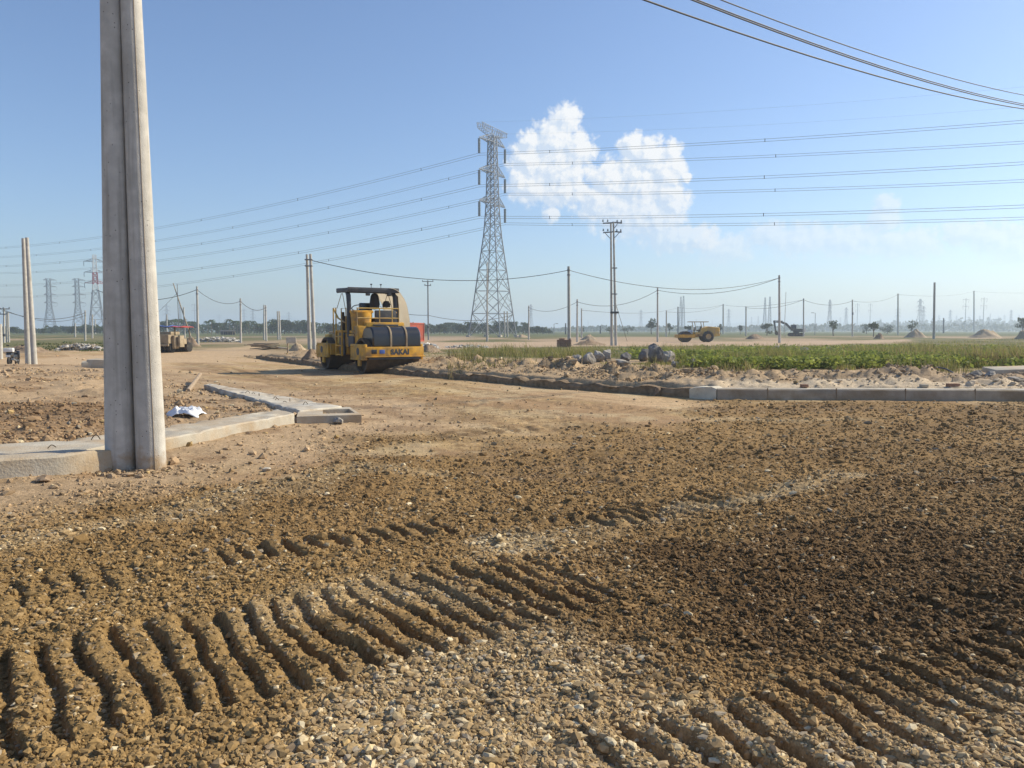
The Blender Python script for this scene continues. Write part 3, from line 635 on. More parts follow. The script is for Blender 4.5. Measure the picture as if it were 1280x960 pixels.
k1 = kerb('kerb', KERB[:6], .34, .19, M['earth_face'], 1.0, .22, seed=1)
tag(k1, 'earth covered kerb running from the yellow roller to the broken pale block', 'kerb', kind='structure')
kt = kerb('kerb', KERB[6:], .42, .24, M['concrete_grey'], .08, .5, seed=2)
tag(kt, 'grey concrete kerb with white top along the right of the gravel', 'kerb', kind='structure')
c_ = kerb('kerb_capping', [(p[0], p[1] + .02) for p in KERB[6:]], .36, .255, M['concrete_pale'], .06, .6, parent=kt, seed=3)
for k_ in range(13):
    x_ = KERB[6][0] + 1.1 + 1.5 * k_; f_ = (x_ - KERB[6][0]) / (KERB[7][0] - KERB[6][0]) if x_ < KERB[7][0] else None
    y_ = KERB[6][1] + (KERB[7][1] - KERB[6][1]) * f_ if f_ is not None else KERB[7][1] + (17.0 - KERB[7][1]) * (x_ - KERB[7][0]) / (44 - KERB[7][0])
    MB().box((x_, y_ + .012, .12), (.014, .03, .30)).build('mortar_joint', M['earth_face'], kt)
a_, b_ = Vector((*KERB[5], 0)), Vector((*KERB[6], 0))
kb = kerb('kerb', [KERB[5], tuple((a_.lerp(b_, .94)).xy)], .4, .24, M['mortar'], .9, .12, seed=4)
tag(kb, 'broken pale mortar covered kerb block at the corner of the road', 'kerb', kind='structure')
def prism_z(poly, z0, z1, m, name, parent=None, bevel=.02, smooth=30):
    o = MB().prism(poly, z1 - z0, Matrix.Translation((0, 0, z0))).build(name, m, parent, smooth, bevel)
    bm = bmesh.new(); bm.from_mesh(o.data); bmesh.ops.triangulate(bm, faces=[f for f in bm.faces if len(f.verts) > 4])
    for _ in range(5): 
        es = [e for e in bm.edges if e.calc_length() > .16]
        if not es: break
        bmesh.ops.subdivide_edges(bm, edges=es, cuts=1, use_grid_fill=True)
    bmesh.ops.triangulate(bm, faces=[f for f in bm.faces if len(f.verts) > 4])
    P_ = np.array([v.co[:] for v in bm.verts]); a1 = fbm(P_[:, 0], P_[:, 1] + P_[:, 2] * 2, 5, 3, 401) - .5; a2 = fbm(P_[:, 0] + 7, P_[:, 1] - P_[:, 2] * 2, 5, 3, 402) - .5; a3 = fbm(P_[:, 0], P_[:, 1], 3, 4, 403) - .5
    ch_ = np.maximum(fbm(P_[:, 0], P_[:, 1], 6, 2, 404) - .62, 0) * (P_[:, 2] > z1 - .04)
    for v, q1, q2, q3, q4 in zip(bm.verts, a1, a2, a3, ch_): v.co += Vector((q1 * .026, q2 * .026, q3 * .020 - q4 * .16))
    bm.to_mesh(o.data); bm.free(); o.data.set_sharp_from_angle(angle=R(40)); return o
lk = prism_z([(-9.5, 5.55), (-4.78, 8.5), (-4.58, 9.3), gp(206, 571), (-3.9, 11.2), gp(369, 534), (-3.95, 13.25), (-4.55, 11.6), (-5.0, 10.3), (-5.4, 9.55), (-9.9, 6.6)], -.2, .225, M['concrete'], 'kerb')
tag(lk, 'concrete drain kerb curving behind the near twin poles', 'kerb', kind='structure')
lb = prism_z([(-9.3, 5.1), gp(80, 600), (-4.36, 8.56), (-4.84, 8.46), (-9.2, 5.73)], -.2, .262, M['concrete'], 'kerb')
tag(lb, 'thick concrete kerb block ending in shade beside the near twin poles', 'kerb', kind='structure')
for (x, y, a) in ((-5.6, 8.35, .3), (-5.15, 8.75, 1.2), (-5.0, 9.4, .7), (-4.7, 10.4, .2), (-4.4, 11.5, 1.0), (-6.4, 7.9, .5), (-6.8, 7.5, 1.4)):
    MB().path([(x + math.cos(a) * .05 * (t - 3) / 3, y + math.sin(a) * .05 * (t - 3) / 3, .24 + .06 * math.sin(math.pi * t / 6) * (1 + .5 * math.sin(a * 9))) for t in range(7)], .006, 5).build('rebar_loop', M['drum'], lk)
q0, q1, q2, q3 = [Vector((*p, 0)) for p in (gp(371, 530, .05), gp(452, 527.5, .05), gp(437, 512, .12), gp(374, 514.5, .12))]
ctr = (q0 + q1 + q2 + q3) / 4 + Vector((.16, .06, 0)); inn = [ctr + (q - (q0 + q1 + q2 + q3) / 4) * s_ for q, s_ in zip((q0, q1, q2, q3), (.5, .52, .52, .5))]
out_ = (q0, q1, q2, q3); mb = MB(); vs = [p + Vector((0, 0, -.2)) for p in out_] + [p + Vector((0, 0, .17)) for p in out_] + [p + Vector((0, 0, .17)) for p in inn] + [p + Vector((0, 0, -.02)) for p in inn]
fs = [(k, (k + 1) % 4, 4 + (k + 1) % 4, 4 + k) for k in range(4)] + [(4 + k, 4 + (k + 1) % 4, 8 + (k + 1) % 4, 8 + k) for k in range(4)] + [(8 + k, 8 + (k + 1) % 4, 12 + (k + 1) % 4, 12 + k) for k in range(4)] + [(12, 13, 14, 15)]
pit = mb.quadify(vs, fs).build('drain_box', M['concrete'], None, 30)
tag(pit, 'open concrete drain box at the corner of the dirt pad', 'drain box')
lp = [gp(374, 513, .2), gp(428, 507.5, .2), gp(350, 494, .2), gp(293, 484.5, .2), gp(262, 479, .2), gp(255, 480.5, .2), gp(274, 486, .2), gp(322, 499, .2)]
fl = prism_z(lp, -.2, .20, M['concrete_pale'], 'kerb'); tag(fl, 'pale dusty concrete kerb strip running back from the drain box', 'kerb', kind='structure')
for k in range(8):
    t = .1 + k / 10 + .04 * math.sin(k * 5); x, y = gp(300 + 95 * t + 9 * math.sin(k * 3), 489 + 21 * t, .2)
    MB().path([(x + .05 * math.cos(k) * (q - 3) / 3, y + .05 * math.sin(k) * (q - 3) / 3, .19 + (.05 + .02 * math.sin(k * 4)) * math.sin(math.pi * q / 6)) for q in range(7)], .006, 5).build('rebar_loop', M['drum'], fl)

# ------------------------------------------------------------------ tandem roller
def rotm(axis, deg): return Matrix.Rotation(R(deg), 4, axis)
def drum(parent, y, r, hw, name='drum'):
    T = Matrix.Translation((0, y, r)) @ rotm('Y', 90)
    return MB().lathe([(0, -hw + .16), (r - .10, -hw + .16), (r - .09, -hw), (r - .012, -hw), (r, -hw + .02), (r, hw - .02), (r - .012, hw), (r - .09, hw), (r - .10, hw - .16), (0, hw - .16)], T, 48).build(name, M['drum'], parent, 40)
fc_ = gp(487, 467); FW = Vector((math.sin(R(32)), -math.cos(R(32)), 0))
rc = Vector((fc_[0], fc_[1], 0)) - FW * 2.35 + Vector((.05, .12, 0))
rl = thing('road_roller', 'large yellow tandem road roller with black water tank and grey canopy', 'road roller', (rc.x, rc.y, 0), R(-148))
DR = .64
drum(rl, 1.95, DR, 1.0); drum(rl, -1.95, DR, 1.0)
def yoke(sgn, fullbar):
    mb = MB()
    for s in (-1, 1):
        mb.box((s * 1.075, sgn * 1.93, .78), (.10, 1.42, .56), ch=.03)
        mb.box((s * 1.135, sgn * 1.93, .52), (.03, 1.30, .05), ch=.008)
        mb.box((s * 1.05, sgn * 1.95, .44), (.07, .26, .34), ch=.02)
        for yy in (-.6, -.45, .45, .6):
            for zz in (.60, .97): mb.tube((s * 1.12, sgn * 1.93 + yy, zz), (s * 1.145, sgn * 1.93 + yy, zz), .022, n=8)
    mb.box((0, sgn * 2.66, .79), (2.25, .10, .36), ch=.03)
    mb.box((0, sgn * 1.18, .82), (2.1, .14, .44), ch=.03)
    mb.box((0, sgn * 2.70, .62), (2.30, .16, .035), ch=.01)
    return mb
ff = yoke(1, True).build('front_frame', M['yellow'], rl); rf = yoke(-1, True).build('rear_frame', M['yellow'], rl)
for fr_, sg in ((ff, 1), (rf, -1)):
    for s in (-1, 1): MB().tube((s * 1.10, sg * 1.98, .80), (s * 1.131, sg * 1.98, .80), .135, n=20).build('hole_shade_disc', M['darksteel'], fr_)  # dark disc on the solid plate, its colour standing in for a hole's shade
# scraper beams and recesses
MB().box((0, 2.50, .50), (2.0, .06, .12), ch=.01).box((0, 2.72, .555), (1.98, .05, .06), ch=.01).build('scraper', M['darksteel'], rl)
MB().box((0, -2.50, .50), (2.0, .06, .12), ch=.01).build('scraper', M['darksteel'], rl)
MB().box((.80, 2.713, .80), (.20, .012, .15), ch=.004).build('headlight', M['black_plastic'], ff)
MB().box((.50, 2.713, .80), (.20, .012, .14), ch=.004).build('headlight', M['blue_tarp'], ff)
# lettering on the front beam
def lettering(txt, size, m, parent, loc, rot, name='lettering', ext=.004, off=.016):
    cu = bpy.data.curves.new(name, 'FONT'); cu.body = txt; cu.size = size; cu.extrude = ext; cu.offset = off; cu.align_x = 'CENTER'; cu.space_character = 1.08
    to = bpy.data.objects.new(name, cu); COL.objects.link(to); dg = bpy.context.evaluated_depsgraph_get()
    me = bpy.data.meshes.new_from_object(to.evaluated_get(dg)); bpy.data.objects.remove(to)
    me.materials.clear(); me.materials.append(m); o = bpy.data.objects.new(name, me); COL.objects.link(o)
    o.parent = parent; o.location = loc; o.rotation_euler = rot; return o
lt = lettering('SAKAI', .25, M['darksteel'], ff, (-.18, 2.7145, .70), (R(90), 0, R(180))); lt.scale = (1.0, 1, 1)
MB().box((-.18, 2.711, .79), (.98, .006, .26)).build('name_plate', M['yellow'], ff)
# black water tank: rounded hood shaped barrel with two straps
def tank_prof(g=0.0):
    pr = [(1.62 - g, .86), (1.62 - g, 1.25)]
    for k in range(7): a = R(180 - 15 * k * 1.0); pr.append((1.95 + (.33 + g) * math.cos(a), 1.25 + (.33 + g) * math.sin(a)))
    for k in range(7): a = R(90 - 15 * k); pr.append((2.28 + (.36 + g) * math.cos(a), 1.22 + (.36 + g) * math.sin(a)))
    pr += [(2.64 + g, .86)]
    return pr
TX = Matrix(((0, 0, 1, 0), (1, 0, 0, 0), (0, 1, 0, 0), (0, 0, 0, 1)))    # local XY -> YZ, extrude along X
wt = MB().prism(tank_prof(), 1.86, Matrix.Translation((-1.05, 0, .10)) @ TX).build('water_tank', M['black_plastic'], rl, 40, .07)
for x in (-.62, -.02):
    MB().prism(tank_prof(.035), .07, Matrix.Translation((x + .12, 0, .10)) @ TX).build('strap', M['beige_paint'], wt, 40, .008)
MB().box((-.1, 2.50, .99), (1.9, .12, .08), ch=.01).build('tank_bracket', M['darksteel'], rl)
# centre body: ladder bay, engine cover, operator platform
body = MB().box((0, .72, 1.18), (1.95, .95, .50), ch=.05).box((0, -.05, 1.02), (1.86, .9, .66), ch=.04).box((.55, 1.28, 1.32), (.75, .45, .80), ch=.06)
body.box((0, .25, 1.50), (1.9, 1.9, .10), ch=.02).build('platform', M['yellow'], rl)
hood = MB().box((0, -1.35, 1.22), (1.45, 1.35, .42), ch=.07).box((0, -2.15, 1.20), (1.7, .55, .40), ch=.06).build('engine_hood', M['yellow_dusty'], rl)
MB().box((0, -1.95, 1.46), (1.35, 1.05, .10), ch=.04).build('hood_panel', M['beige_paint'], hood)
ld = MB()
for yy in (.35, -.25): ld.box((1.12, yy, 1.08), (.07, .07, .98), ch=.01)
for zz in (.64, .98, 1.32, 1.54): ld.box((1.12, .05, zz), (.08, .6, .05), ch=.01)
ld.build('ladder', M['yellow'], rl)
MB().box((.99, .05, 1.05), (.06, .52, .85)).build('recess_shade_panel', M['darksteel'], rl)  # dark slab on the body side, recess shade behind the ladder given by colour
MB().box((.86, .92, 1.14), (.28, .55, .42), ch=.05).build('battery_box', M['darksteel'], rl)
cns = MB().tube((.55, .85, 1.55), (.55, .85, 2.22), .34, .40, 20).box((.55, .85, 2.24), (.78, .55, .10), ch=.03).build('console', M['yellow'], rl)
MB().path([(.55 + .2 * math.cos(a), .45 + .2 * math.sin(a) * .8, 2.40 + .1 * math.sin(a)) for a in np.linspace(0, 2 * math.pi, 17)], .018, 6).tube((.55, .6, 2.2), (.55, .45, 2.4), .02).build('steering_wheel', M['darksteel'], cns)
MB().box((-.15, 1.35, 1.72), (1.5, .32, .26), ch=.04).build('front_cover', M['yellow'], rl)
MB().box((-.15, 1.52, 1.74), (1.0, .02, .06), ch=.005).build('vent', M['darksteel'], rl)
st = MB().box((-.05, .05, 1.95), (.55, .55, .16), ch=.05).box((-.05, -.22, 2.30), (.52, .14, .62), ch=.05).box((-.05, .05, 1.72), (.3, .3, .36)).build('seat', M['black_plastic'], rl)
MB().box((-.35, 1.02, 2.05), (.85, .10, .5), ch=.04).build('dash', M['darksteel'], rl)
MB().box((-.60, .70, 2.02), (.30, .55, .28), ch=.03).box((-.62, .70, 2.22), (.40, .65, .06), ch=.02).build('side_console', M['yellow'], rl)
hr = MB()
def rail(pts, r=.022): hr.path(pts, r, 6)
rail([(.92, 1.42, 1.5), (.92, 1.42, 2.36), (-.72, 1.42, 2.36), (-.72, 1.42, 1.55)]); rail([(.92, 1.42, 2.0), (-.72, 1.42, 2.0)]); rail([(.05, 1.42, 1.6), (.05, 1.42, 2.36)]); rail([(-.45, 1.42, 1.6), (-.45, 1.42, 2.36)])
rail([(.95, .35, 1.5), (.95, .35, 2.38), (.95, -.15, 2.38), (.95, -.15, 1.5)]); rail([(.95, -.75, 1.45), (.95, -.75, 2.42), (.95, -1.05, 2.42), (.95, -1.05, 1.45)], .026)
rail([(.95, -1.03, 2.40), (.97, -.45, 2.02), (.95, .2, 1.85)], .035)
hr.build('handrail', M['yellow_dusty'], rl)
lv = MB().tube((.75, -.55, 1.5), (.78, -.45, 2.25), .10, .06, 8).box((.72, -.42, 1.8), (.2, .16, .6), ch=.04).build('control_lever', M['drum'], rl)
for s in (1, -1):
    MB().path([(s * .93, .62, 1.3), (s * .93, .62, 2.5), (s * .93, .58, 2.85), (s * .90, .35, 3.03)], [.085, .085, .09, .08], 10).build('canopy_post', M['darksteel'], rl)
    MB().tube((s * .93, -.15, 2.95), (s * .95, -.62, 2.4), .012).build('stay_rod', M['beige_paint'], rl); MB().tube((s * .93, -.05, 2.95), (s * .95, .30, 2.36), .012).build('stay_rod', M['beige_paint'], rl)
rfm = MB().box((0, .15, 3.09), (2.02, 1.30, .10), rotm('X', -1.5), ch=.03).box((0, .76, 3.06), (2.04, .07, .18), ch=.02).box((0, -.46, 3.07), (2.04, .07, .15), ch=.02)
for s in (-1, 1): rfm.box((s * .99, .15, 3.05), (.06, 1.2, .16), ch=.02)
rfm.build('canopy_roof', M['darksteel'], rl)
for x, n_ in ((.25, 'work_lamp'), (-.6, 'work_lamp')): MB().box((x, .80, 2.90), (.16, .10, .11), ch=.02).build(n_, M['black_plastic'], rl)
for x in (-.35, -.75): MB().tube((x, -.35, 3.1), (x, -.35, 3.34), .012).box((x, -.35, 3.34), (.07, .05, .05), ch=.01).build('antenna', M['darksteel'], rl)
# cream tarpaulin hanging from the canopy's far side, bellied outwards
V_, F_ = [], []; nu, nv = 15, 22
for j in range(nv + 1):
    v = j / nv
    for i in range(nu + 1):
        u = i / nu; yy = .86 - u * 2.5
        x = -.62 - .42 * math.sin(min(1, v * 2.2) * math.pi / 2) - .42 * math.sin(v * math.pi * .62) + .05 * math.sin(u * 17 + v * 5) * v + .03 * math.sin(u * 31 + 2) * v
        z = 3.17 - .02 - 1.62 * max(0, v - .18) / .82 + .03 * math.sin(u * 23) * v - (0 if v > .18 else 0) - .12 * (min(v, .18) / .18) ** 2
        if v > .7: z += .10 * math.sin(u * 9 + 1) * (v - .7) / .3
        V_.append((x, yy * (1 - .12 * v), z))
for j in range(nv):
    for i in range(nu): a = j * (nu + 1) + i; F_.append((a, a + 1, a + nu + 2, a + nu + 1))
tp = MB().quadify(V_, F_).build('tarpaulin', M['tarp'], rl, 60); so_ = tp.modifiers.new('thickness', 'SOLIDIFY'); so_.thickness = .012
MB().path([(-1.0, .62, 2.86), (-1.04, .60, 2.4), (-1.02, .6, 1.6)], .05, 6).build('tarp_pole', M['drum'], rl)
MB().box((-.78, .35, 1.80), (.75, 1.0, .12), ch=.02).box((-.98, .35, 1.62), (.2, .8, .3), ch=.02).build('side_shelf', M['drum'], rl)
bagm = MB().lathe([(0, 0), (.16, .02), (.2, .2), (.16, .5), (.11, .6), (0, .62)], Matrix.Translation((-.28, .15, 2.35)), 12).lathe([(0, 0), (.15, .03), (.16, .14), (.1, .25), (0, .27)], Matrix.Translation((-.70, .3, 2.42)), 12).build('dark_bundle', M['cable'], rl)

# ------------------------------------------------------------------ single drum roller on the far dirt road
P2 = gp(872, 427.6); r2 = thing('road_roller', 'yellow single drum roller with flat canopy on the far dirt road', 'road roller', (P2[0], P2[1], 0), R(92))
drum(r2, 1.75, .72, 1.0)
f2 = MB()
for s in (-1, 1): f2.box((s * 1.08, 1.75, .80), (.10, 2.1, .42), ch=.03)
f2.box((0, 2.78, .80), (2.26, .14, .42), ch=.03).box((0, .70, .80), (2.26, .16, .5), ch=.03).box((0, .35, .85), (.6, .8, .4), ch=.03).build('drum_frame', M['yellow'], r2)
for s in (-1, 1):
    T = Matrix.Translation((s * .85, -1.15, .74)) @ rotm('Y', 90)
    wh = MB().lathe([(.36, -.26), (.62, -.28), (.72, -.22), (.74, 0), (.72, .22), (.62, .28), (.36, .26)], T, 28).build('wheel', M['rubber'], r2)
    MB().lathe([(0, -.18), (.30, -.2), (.36, -.24), (.36, .24), (.30, .2), (0, .18)], T, 24).build('rim', M['yellow_dusty'], wh)
hd = MB().prism([(-2.7, .85), (-2.7, 1.95), (-1.2, 2.08), (-.3, 1.75), (-.1, 1.2), (-.1, .8), (-1.9, .7)], 1.5, Matrix.Translation((-.75, 0, 0)) @ TX).build('engine_hood', M['yellow_dusty'], r2, 35, .05)
MB().box((0, -2.74, 1.55), (1.2, .06, .5), ch=.02).box((0, -2.75, 1.0), (1.3, .10, .3), ch=.02).build('rear_grille', M['yellow'], r2)
MB().box((0, .05, 1.15), (1.5, .9, .3), ch=.03).build('platform', M['yellow_dusty'], r2)
MB().box((0, -.1, 1.55), (.5, .5, .16), ch=.04).box((0, -.35, 1.85), (.5, .12, .5), ch=.04).build('seat', M['black_plastic'], r2)
MB().tube((0, .5, 1.3), (0, .38, 1.95), .06).box((0, .36, 1.95), (.45, .2, .08), ch=.02).build('console', M['darksteel'], r2)
for y0, y1 in ((.35, .62), (-.75, -.55)):
    for s in (-1, 1): MB().tube((s * .6, y0, 1.3), (s * .6, y1, 2.62), .045).build('canopy_post', M['beige_paint'], r2)
MB().box((0, 0, 2.68), (1.5, 2.5, .10), ch=.04).build('canopy_roof', M['beige_paint'], r2)
MB().lathe([(0, 0), (.3, .05), (.36, .3), (.25, .55), (0, .6)], Matrix.Translation((.2, .95, 1.05)), 14).build('white_sack', M['plastic_white'], r2)

# ------------------------------------------------------------------ small roller with tarpaulin awning at left
P3 = gp(218, 440.6); s3 = thing('road_roller', 'small beige roller under a blue and red tarpaulin awning', 'road roller', (P3[0], P3[1], 0), R(168))
MB().box((0, 1.15, .95), (1.25, .7, .62), ch=.06).box((0, .2, .78), (1.2, 1.6, .4), ch=.05).box((0, .6, 1.35), (1.1, 1.0, .22), ch=.05).build('body', M['beige_paint'], s3)
MB().box((0, 1.515, .55), (1.3, .1, .16), ch=.02).build('bumper', M['beige_paint'], s3)
for x in (-.5, -.17, .17, .5):
    for y in (1.0, -.9):
        T = Matrix.Translation((x, y, .36)) @ rotm('Y', 90)
        MB().lathe([(0, -.12), (.26, -.13), (.35, -.10), (.36, 0), (.35, .10), (.26, .13), (0, .12)], T, 20).build('wheel', M['rubber'], s3)
MB().box((-.75, .9, .75), (.22, .5, .9), ch=.04).box((-1.05, .7, .8), (.16, .5, .8), ch=.03).build('side_tank', M['beige_paint'], s3)
for x in (-.6, .6):
    for y in (-.9, .7): MB().tube((x, y, .9), (x, y, 1.82), .03, n=6).build('awning_post', M['drum'], s3)
def sheet(x0, x1, y0, y1, z, m, nm, par, amp=.06, sg=0.0):
    V_, F_ = [], []; n = 10
    for j in range(n + 1):
        for i in range(n + 1):
            u, v = i / n, j / n; V_.append((x0 + (x1 - x0) * u, y0 + (y1 - y0) * v, z + amp * math.sin(u * 7 + v * 4 + z) * math.sin(v * 6) - sg * (2 * u - 1) ** 2))
    for j in range(n):
        for i in range(n): a = j * (n + 1) + i; F_.append((a, a + 1, a + n + 2, a + n + 1))
    o = MB().quadify(V_, F_).build(nm, m, par, 60); q = o.modifiers.new('thickness', 'SOLIDIFY'); q.thickness = .03; return o
sheet(-.35, .85, -1.1, 1.0, 1.86, M['blue_tarp'], 'awning', s3, .07, .06); sheet(-.85, -.36, -1.1, 1.0, 1.83, M['red_tarp'], 'awning', s3, .05, .05)

# ------------------------------------------------------------------ excavator far right of centre
P4 = gp(995, 420.4); ex = thing('excavator', 'grey tracked excavator with folded boom behind the field poles', 'excavator', (P4[0], P4[1], 0), R(78))
for s in (-1, 1):
    tr = MB().prism([(-1.9, .15), (-1.6, 0), (1.6, 0), (1.95, .25), (1.95, .65), (1.6, .92), (-1.6, .92), (-1.95, .6)], .6, Matrix.Translation((s * 1.15 - .3, 0, 0)) @ TX).build('track', M['rubber'], ex, 30, .05)
    for y in (-1.4, -.7, 0, .7, 1.4): MB().tube((s * 1.46, y, .42), (s * 1.49, y, .42), .26, n=14).build('track_roller', M['drum'], tr)
MB().box((0, -.6, 1.55), (2.5, 2.6, .85), ch=.1).box((0, 0, 1.0), (1.3, 1.3, .3)).build('house', M['darksteel'], ex)
MB().box((0, -2.0, 1.65), (2.5, .55, 1.0), ch=.12).build('counterweight', M['white_paint'], ex)
cb = MB().box((.75, .55, 2.25), (.95, 1.35, 1.55), ch=.12).build('cab', M['darksteel'], ex); MB().box((.75, 1.235, 2.4), (.75, .03, 1.0), ch=.01).box((1.235, .55, 2.45), (.03, 1.0, .85), ch=.01).build('cab_window', M['black_plastic'], cb)
MB().prism([(.6, 1.6), (2.4, 3.5), (4.0, 4.05), (5.6, 3.9), (5.6, 3.6), (4.1, 3.55), (2.7, 3.0), (1.1, 1.4)], .42, Matrix.Translation((-.4, 0, 0)) @ TX).build('boom', M['darksteel'], ex, 30, .03)
MB().prism([(5.35, 4.2), (5.85, 4.1), (5.35, 1.5), (5.0, 1.45)], .34, Matrix.Translation((-.36, 0, 0)) @ TX).build('stick', M['darksteel'], ex, 30, .03)
MB().prism([(5.35, 1.6), (4.95, 1.5), (4.4, .9), (4.5, .45), (5.0, .25), (5.35, .7)], 1.0, Matrix.Translation((-.7, 0, 0)) @ TX).build('bucket', M['drum'], ex, 30, .04)
MB().tube((-.2, 1.3, 1.9), (-.2, 2.9, 3.2), .09).build('hydraulic_ram', M['galv'], ex); MB().tube((-.2, 3.4, 4.0), (-.2, 5.4, 4.15), .08).build('hydraulic_ram', M['galv'], ex)

# ------------------------------------------------------------------ motorcycle seen from behind at far left
P5 = gp(17, 457); mc = thing('motorcycle', 'black motorcycle with white top box parked beside the twin poles at far left', 'motorcycle', (P5[0], P5[1], 0), R(18)); mc.scale = (.92, .92, .74)
for y in (-.62, .62):
    T = Matrix.Translation((0, y, .29)) @ rotm('Y', 90); tor = []
    for k in range(13): a = 2 * math.pi * k / 12; tor.append((.235 + .055 * math.cos(a), .055 * math.sin(a)))
    wh = MB().lathe(tor, T, 24).build('wheel', M['rubber'], mc)
    h_ = MB().tube((-.05, y, .29), (.05, y, .29), .05)
    for k in range(10): a = 2 * math.pi * k / 10; h_.tube((0, y, .29), (0, y + .2 * math.cos(a), .29 + .2 * math.sin(a)), .006, n=4)
    h_.build('hub', M['galv'], wh)
MB().box((0, 0, .52), (.26, .9, .30), ch=.1).box((0, -.5, .66), (.24, .5, .24), ch=.08).box((0, .45, .62), (.34, .16, .5), ch=.07).build('fairing', M['black_plastic'], mc)
MB().box((0, -.28, .80), (.27, .75, .10), ch=.04).build('seat', M['rubber'], mc)
MB().box((0, -.66, .95), (.40, .30, .24), ch=.04).box((0, -.82, .60), (.18, .02, .12)).build('top_box', M['white_paint'], mc)
MB().path([(-.36, .32, 1.0), (-.2, .42, .98), (0, .46, .92), (.2, .42, .98), (.36, .32, 1.0)], .02, 6).tube((0, .46, .92), (0, .62, .3), .03).build('handlebar', M['darksteel'], mc)
for s in (-1, 1): MB().tube((s * .25, .4, .98), (s * .3, .38, 1.16), .008).box((s * .31, .38, 1.2), (.12, .03, .08), ch=.02).build('mirror', M['black_plastic'], mc)
MB().tube((.14, -.1, .3), (.16, -.75, .42), .05, .06).build('exhaust', M['galv'], mc)

# ------------------------------------------------------------------ red container behind the big roller
P6 = gp(501, 427.5); cn = thing('shipping_container', 'orange red corrugated container behind the large yellow roller', 'container', (P6[0] - .2, P6[1], 0), R(-14))
cw, ch_, cl_ = 2.44, 2.59, 6.06
def corr(n, L_, amp):
    out = []
    for k in range(n):
        x0 = L_ * k / n; p_ = L_ / n; out += [(x0, 0), (x0 + p_ * .35, 0), (x0 + p_ * .5, amp), (x0 + p_ * .85, amp)]
    out.append((L_, 0)); return out
def corr_wall(L_, n, T):
    o = corr(n, L_, .04); vs, fs = [], []
    for x, y in o: vs += [(x, y, .16), (x, y, ch_ - .12)]
    for k in range(len(o) - 1): fs.append((2 * k, 2 * k + 2, 2 * k + 3, 2 * k + 1))
    return MB().quadify(vs, fs, T)
cm = MB(); 
for T, L_, n in ((Matrix.Translation((-cw / 2, .03, 0)), cw, 8), (Matrix.Translation((-cw / 2 + .03, cl_, 0)) @ rotm('Z', -90), cl_, 20), (Matrix.Translation((cw / 2 - .03, 0, 0)) @ rotm('Z', 90), cl_, 20)):
    q = corr_wall(L_, n, T); cm.quadify(q.v, q.f)
cm.box((0, cl_, ch_ / 2), (cw - .2, .06, ch_ - .2)).build('corrugated_wall', M['container'], cn, 20)
frm = MB()
for x in (-cw / 2, cw / 2):
    for y in (.02, cl_ - .02): frm.box((x, y, ch_ / 2), (.14, .14, ch_), ch=.01)
    for z in (.08, ch_ - .06): frm.box((x, cl_ / 2, z), (.12, cl_ - .2, .13), ch=.01)
for y in (.02, cl_ - .02):
    for z in (.08, ch_ - .06): frm.box((0, y, z), (cw - .16, .12, .13), ch=.01)
frm.build('frame', M['container'], cn); MB().box((0, cl_ / 2, ch_ - .03), (cw - .15, cl_ - .15, .04)).box((0, cl_ / 2, .14), (cw - .15, cl_ - .15, .05)).build('roof', M['container'], cn)
# ------------------------------------------------------------------ concrete poles
POLES = {}
def shaft(mb, b, t, r0, r1, n=14): mb.tube(b, t, r0, r1, n)
def collar(x, y, z, r, hgt=.10): return [(r - .03, z - hgt / 2), (r + .02, z - hgt / 2), (r + .02, z + hgt / 2), (r - .03, z + hgt / 2)]
def pole(key, px, pyb, pyt, label, style='clamp', r0=.145, r1=.095, pxt=None, m='concrete_pole', group=None, Y=None, xarm=1.1):
    if Y is None: p = gpz(px, pyb); Y = p.y
    else: x = at(px, pyb, Y); p = Vector((x.x, Y, 0))
    t = at(px if pxt is None else pxt, pyt, Y); Hh = t.z - p.z
    if r0 > .08: r0 = max(r0, .0010 * Y); r1 = max(r1, .00075 * Y)
    o = thing('utility_pole', label, 'pole', p, 0, group); lean = Vector((t.x - p.x, 0, Hh))
    mb = MB(); mb.tube((0, 0, -.3), lean, r0, r1, 16).build('shaft', M[m], o)
    f = lambda z: Vector((lean.x * z / Hh, 0, z))
    if style in ('clamp', 'tee'):
        for dz in (.35, .8):
            c_ = MB().tube(f(Hh - dz - .05), f(Hh - dz + .05), r1 + .035, n=14)
            if dz < .5: c_.box(f(Hh - .35) + Vector((.0, -r1 - .08, 0)), (.10, .14, .10), ch=.02)
            c_.build('cable_clamp', M['galv_far'], o)
    if style == 'tee':
        for dz, w_ in ((.12, xarm), (.75, xarm * .6)):
            a_ = MB().box(f(Hh - dz) + Vector((0, -r1 - .05, 0)), (2 * w_, .10, .11), ch=.01).build('cross_arm', M['galv_far'], o)
            for s in ((-.92, .0, .92) if dz < .5 else (-.85, .85)):
                MB().lathe([(0, 0), (.05, .01), (.08, .06), (.04, .1), (.075, .14), (.035, .2), (0, .22)], Matrix.Translation(f(Hh - dz) + Vector((s * w_, -r1 - .05, .05))), 10).build('insulator', M['insul'], a_)
        MB().tube(f(Hh * .22 - .12), f(Hh * .22 + .12), r0 + .05, n=14).build('band', M['darksteel'], o)
    if style == 'box': MB().box(f(Hh * .62) + Vector((0, -.2, 0)), (.35, .22, .6), ch=.03).build('switch_box', M['galv_far'], o)
    POLES[key] = p + f(Hh - .35)
    return o
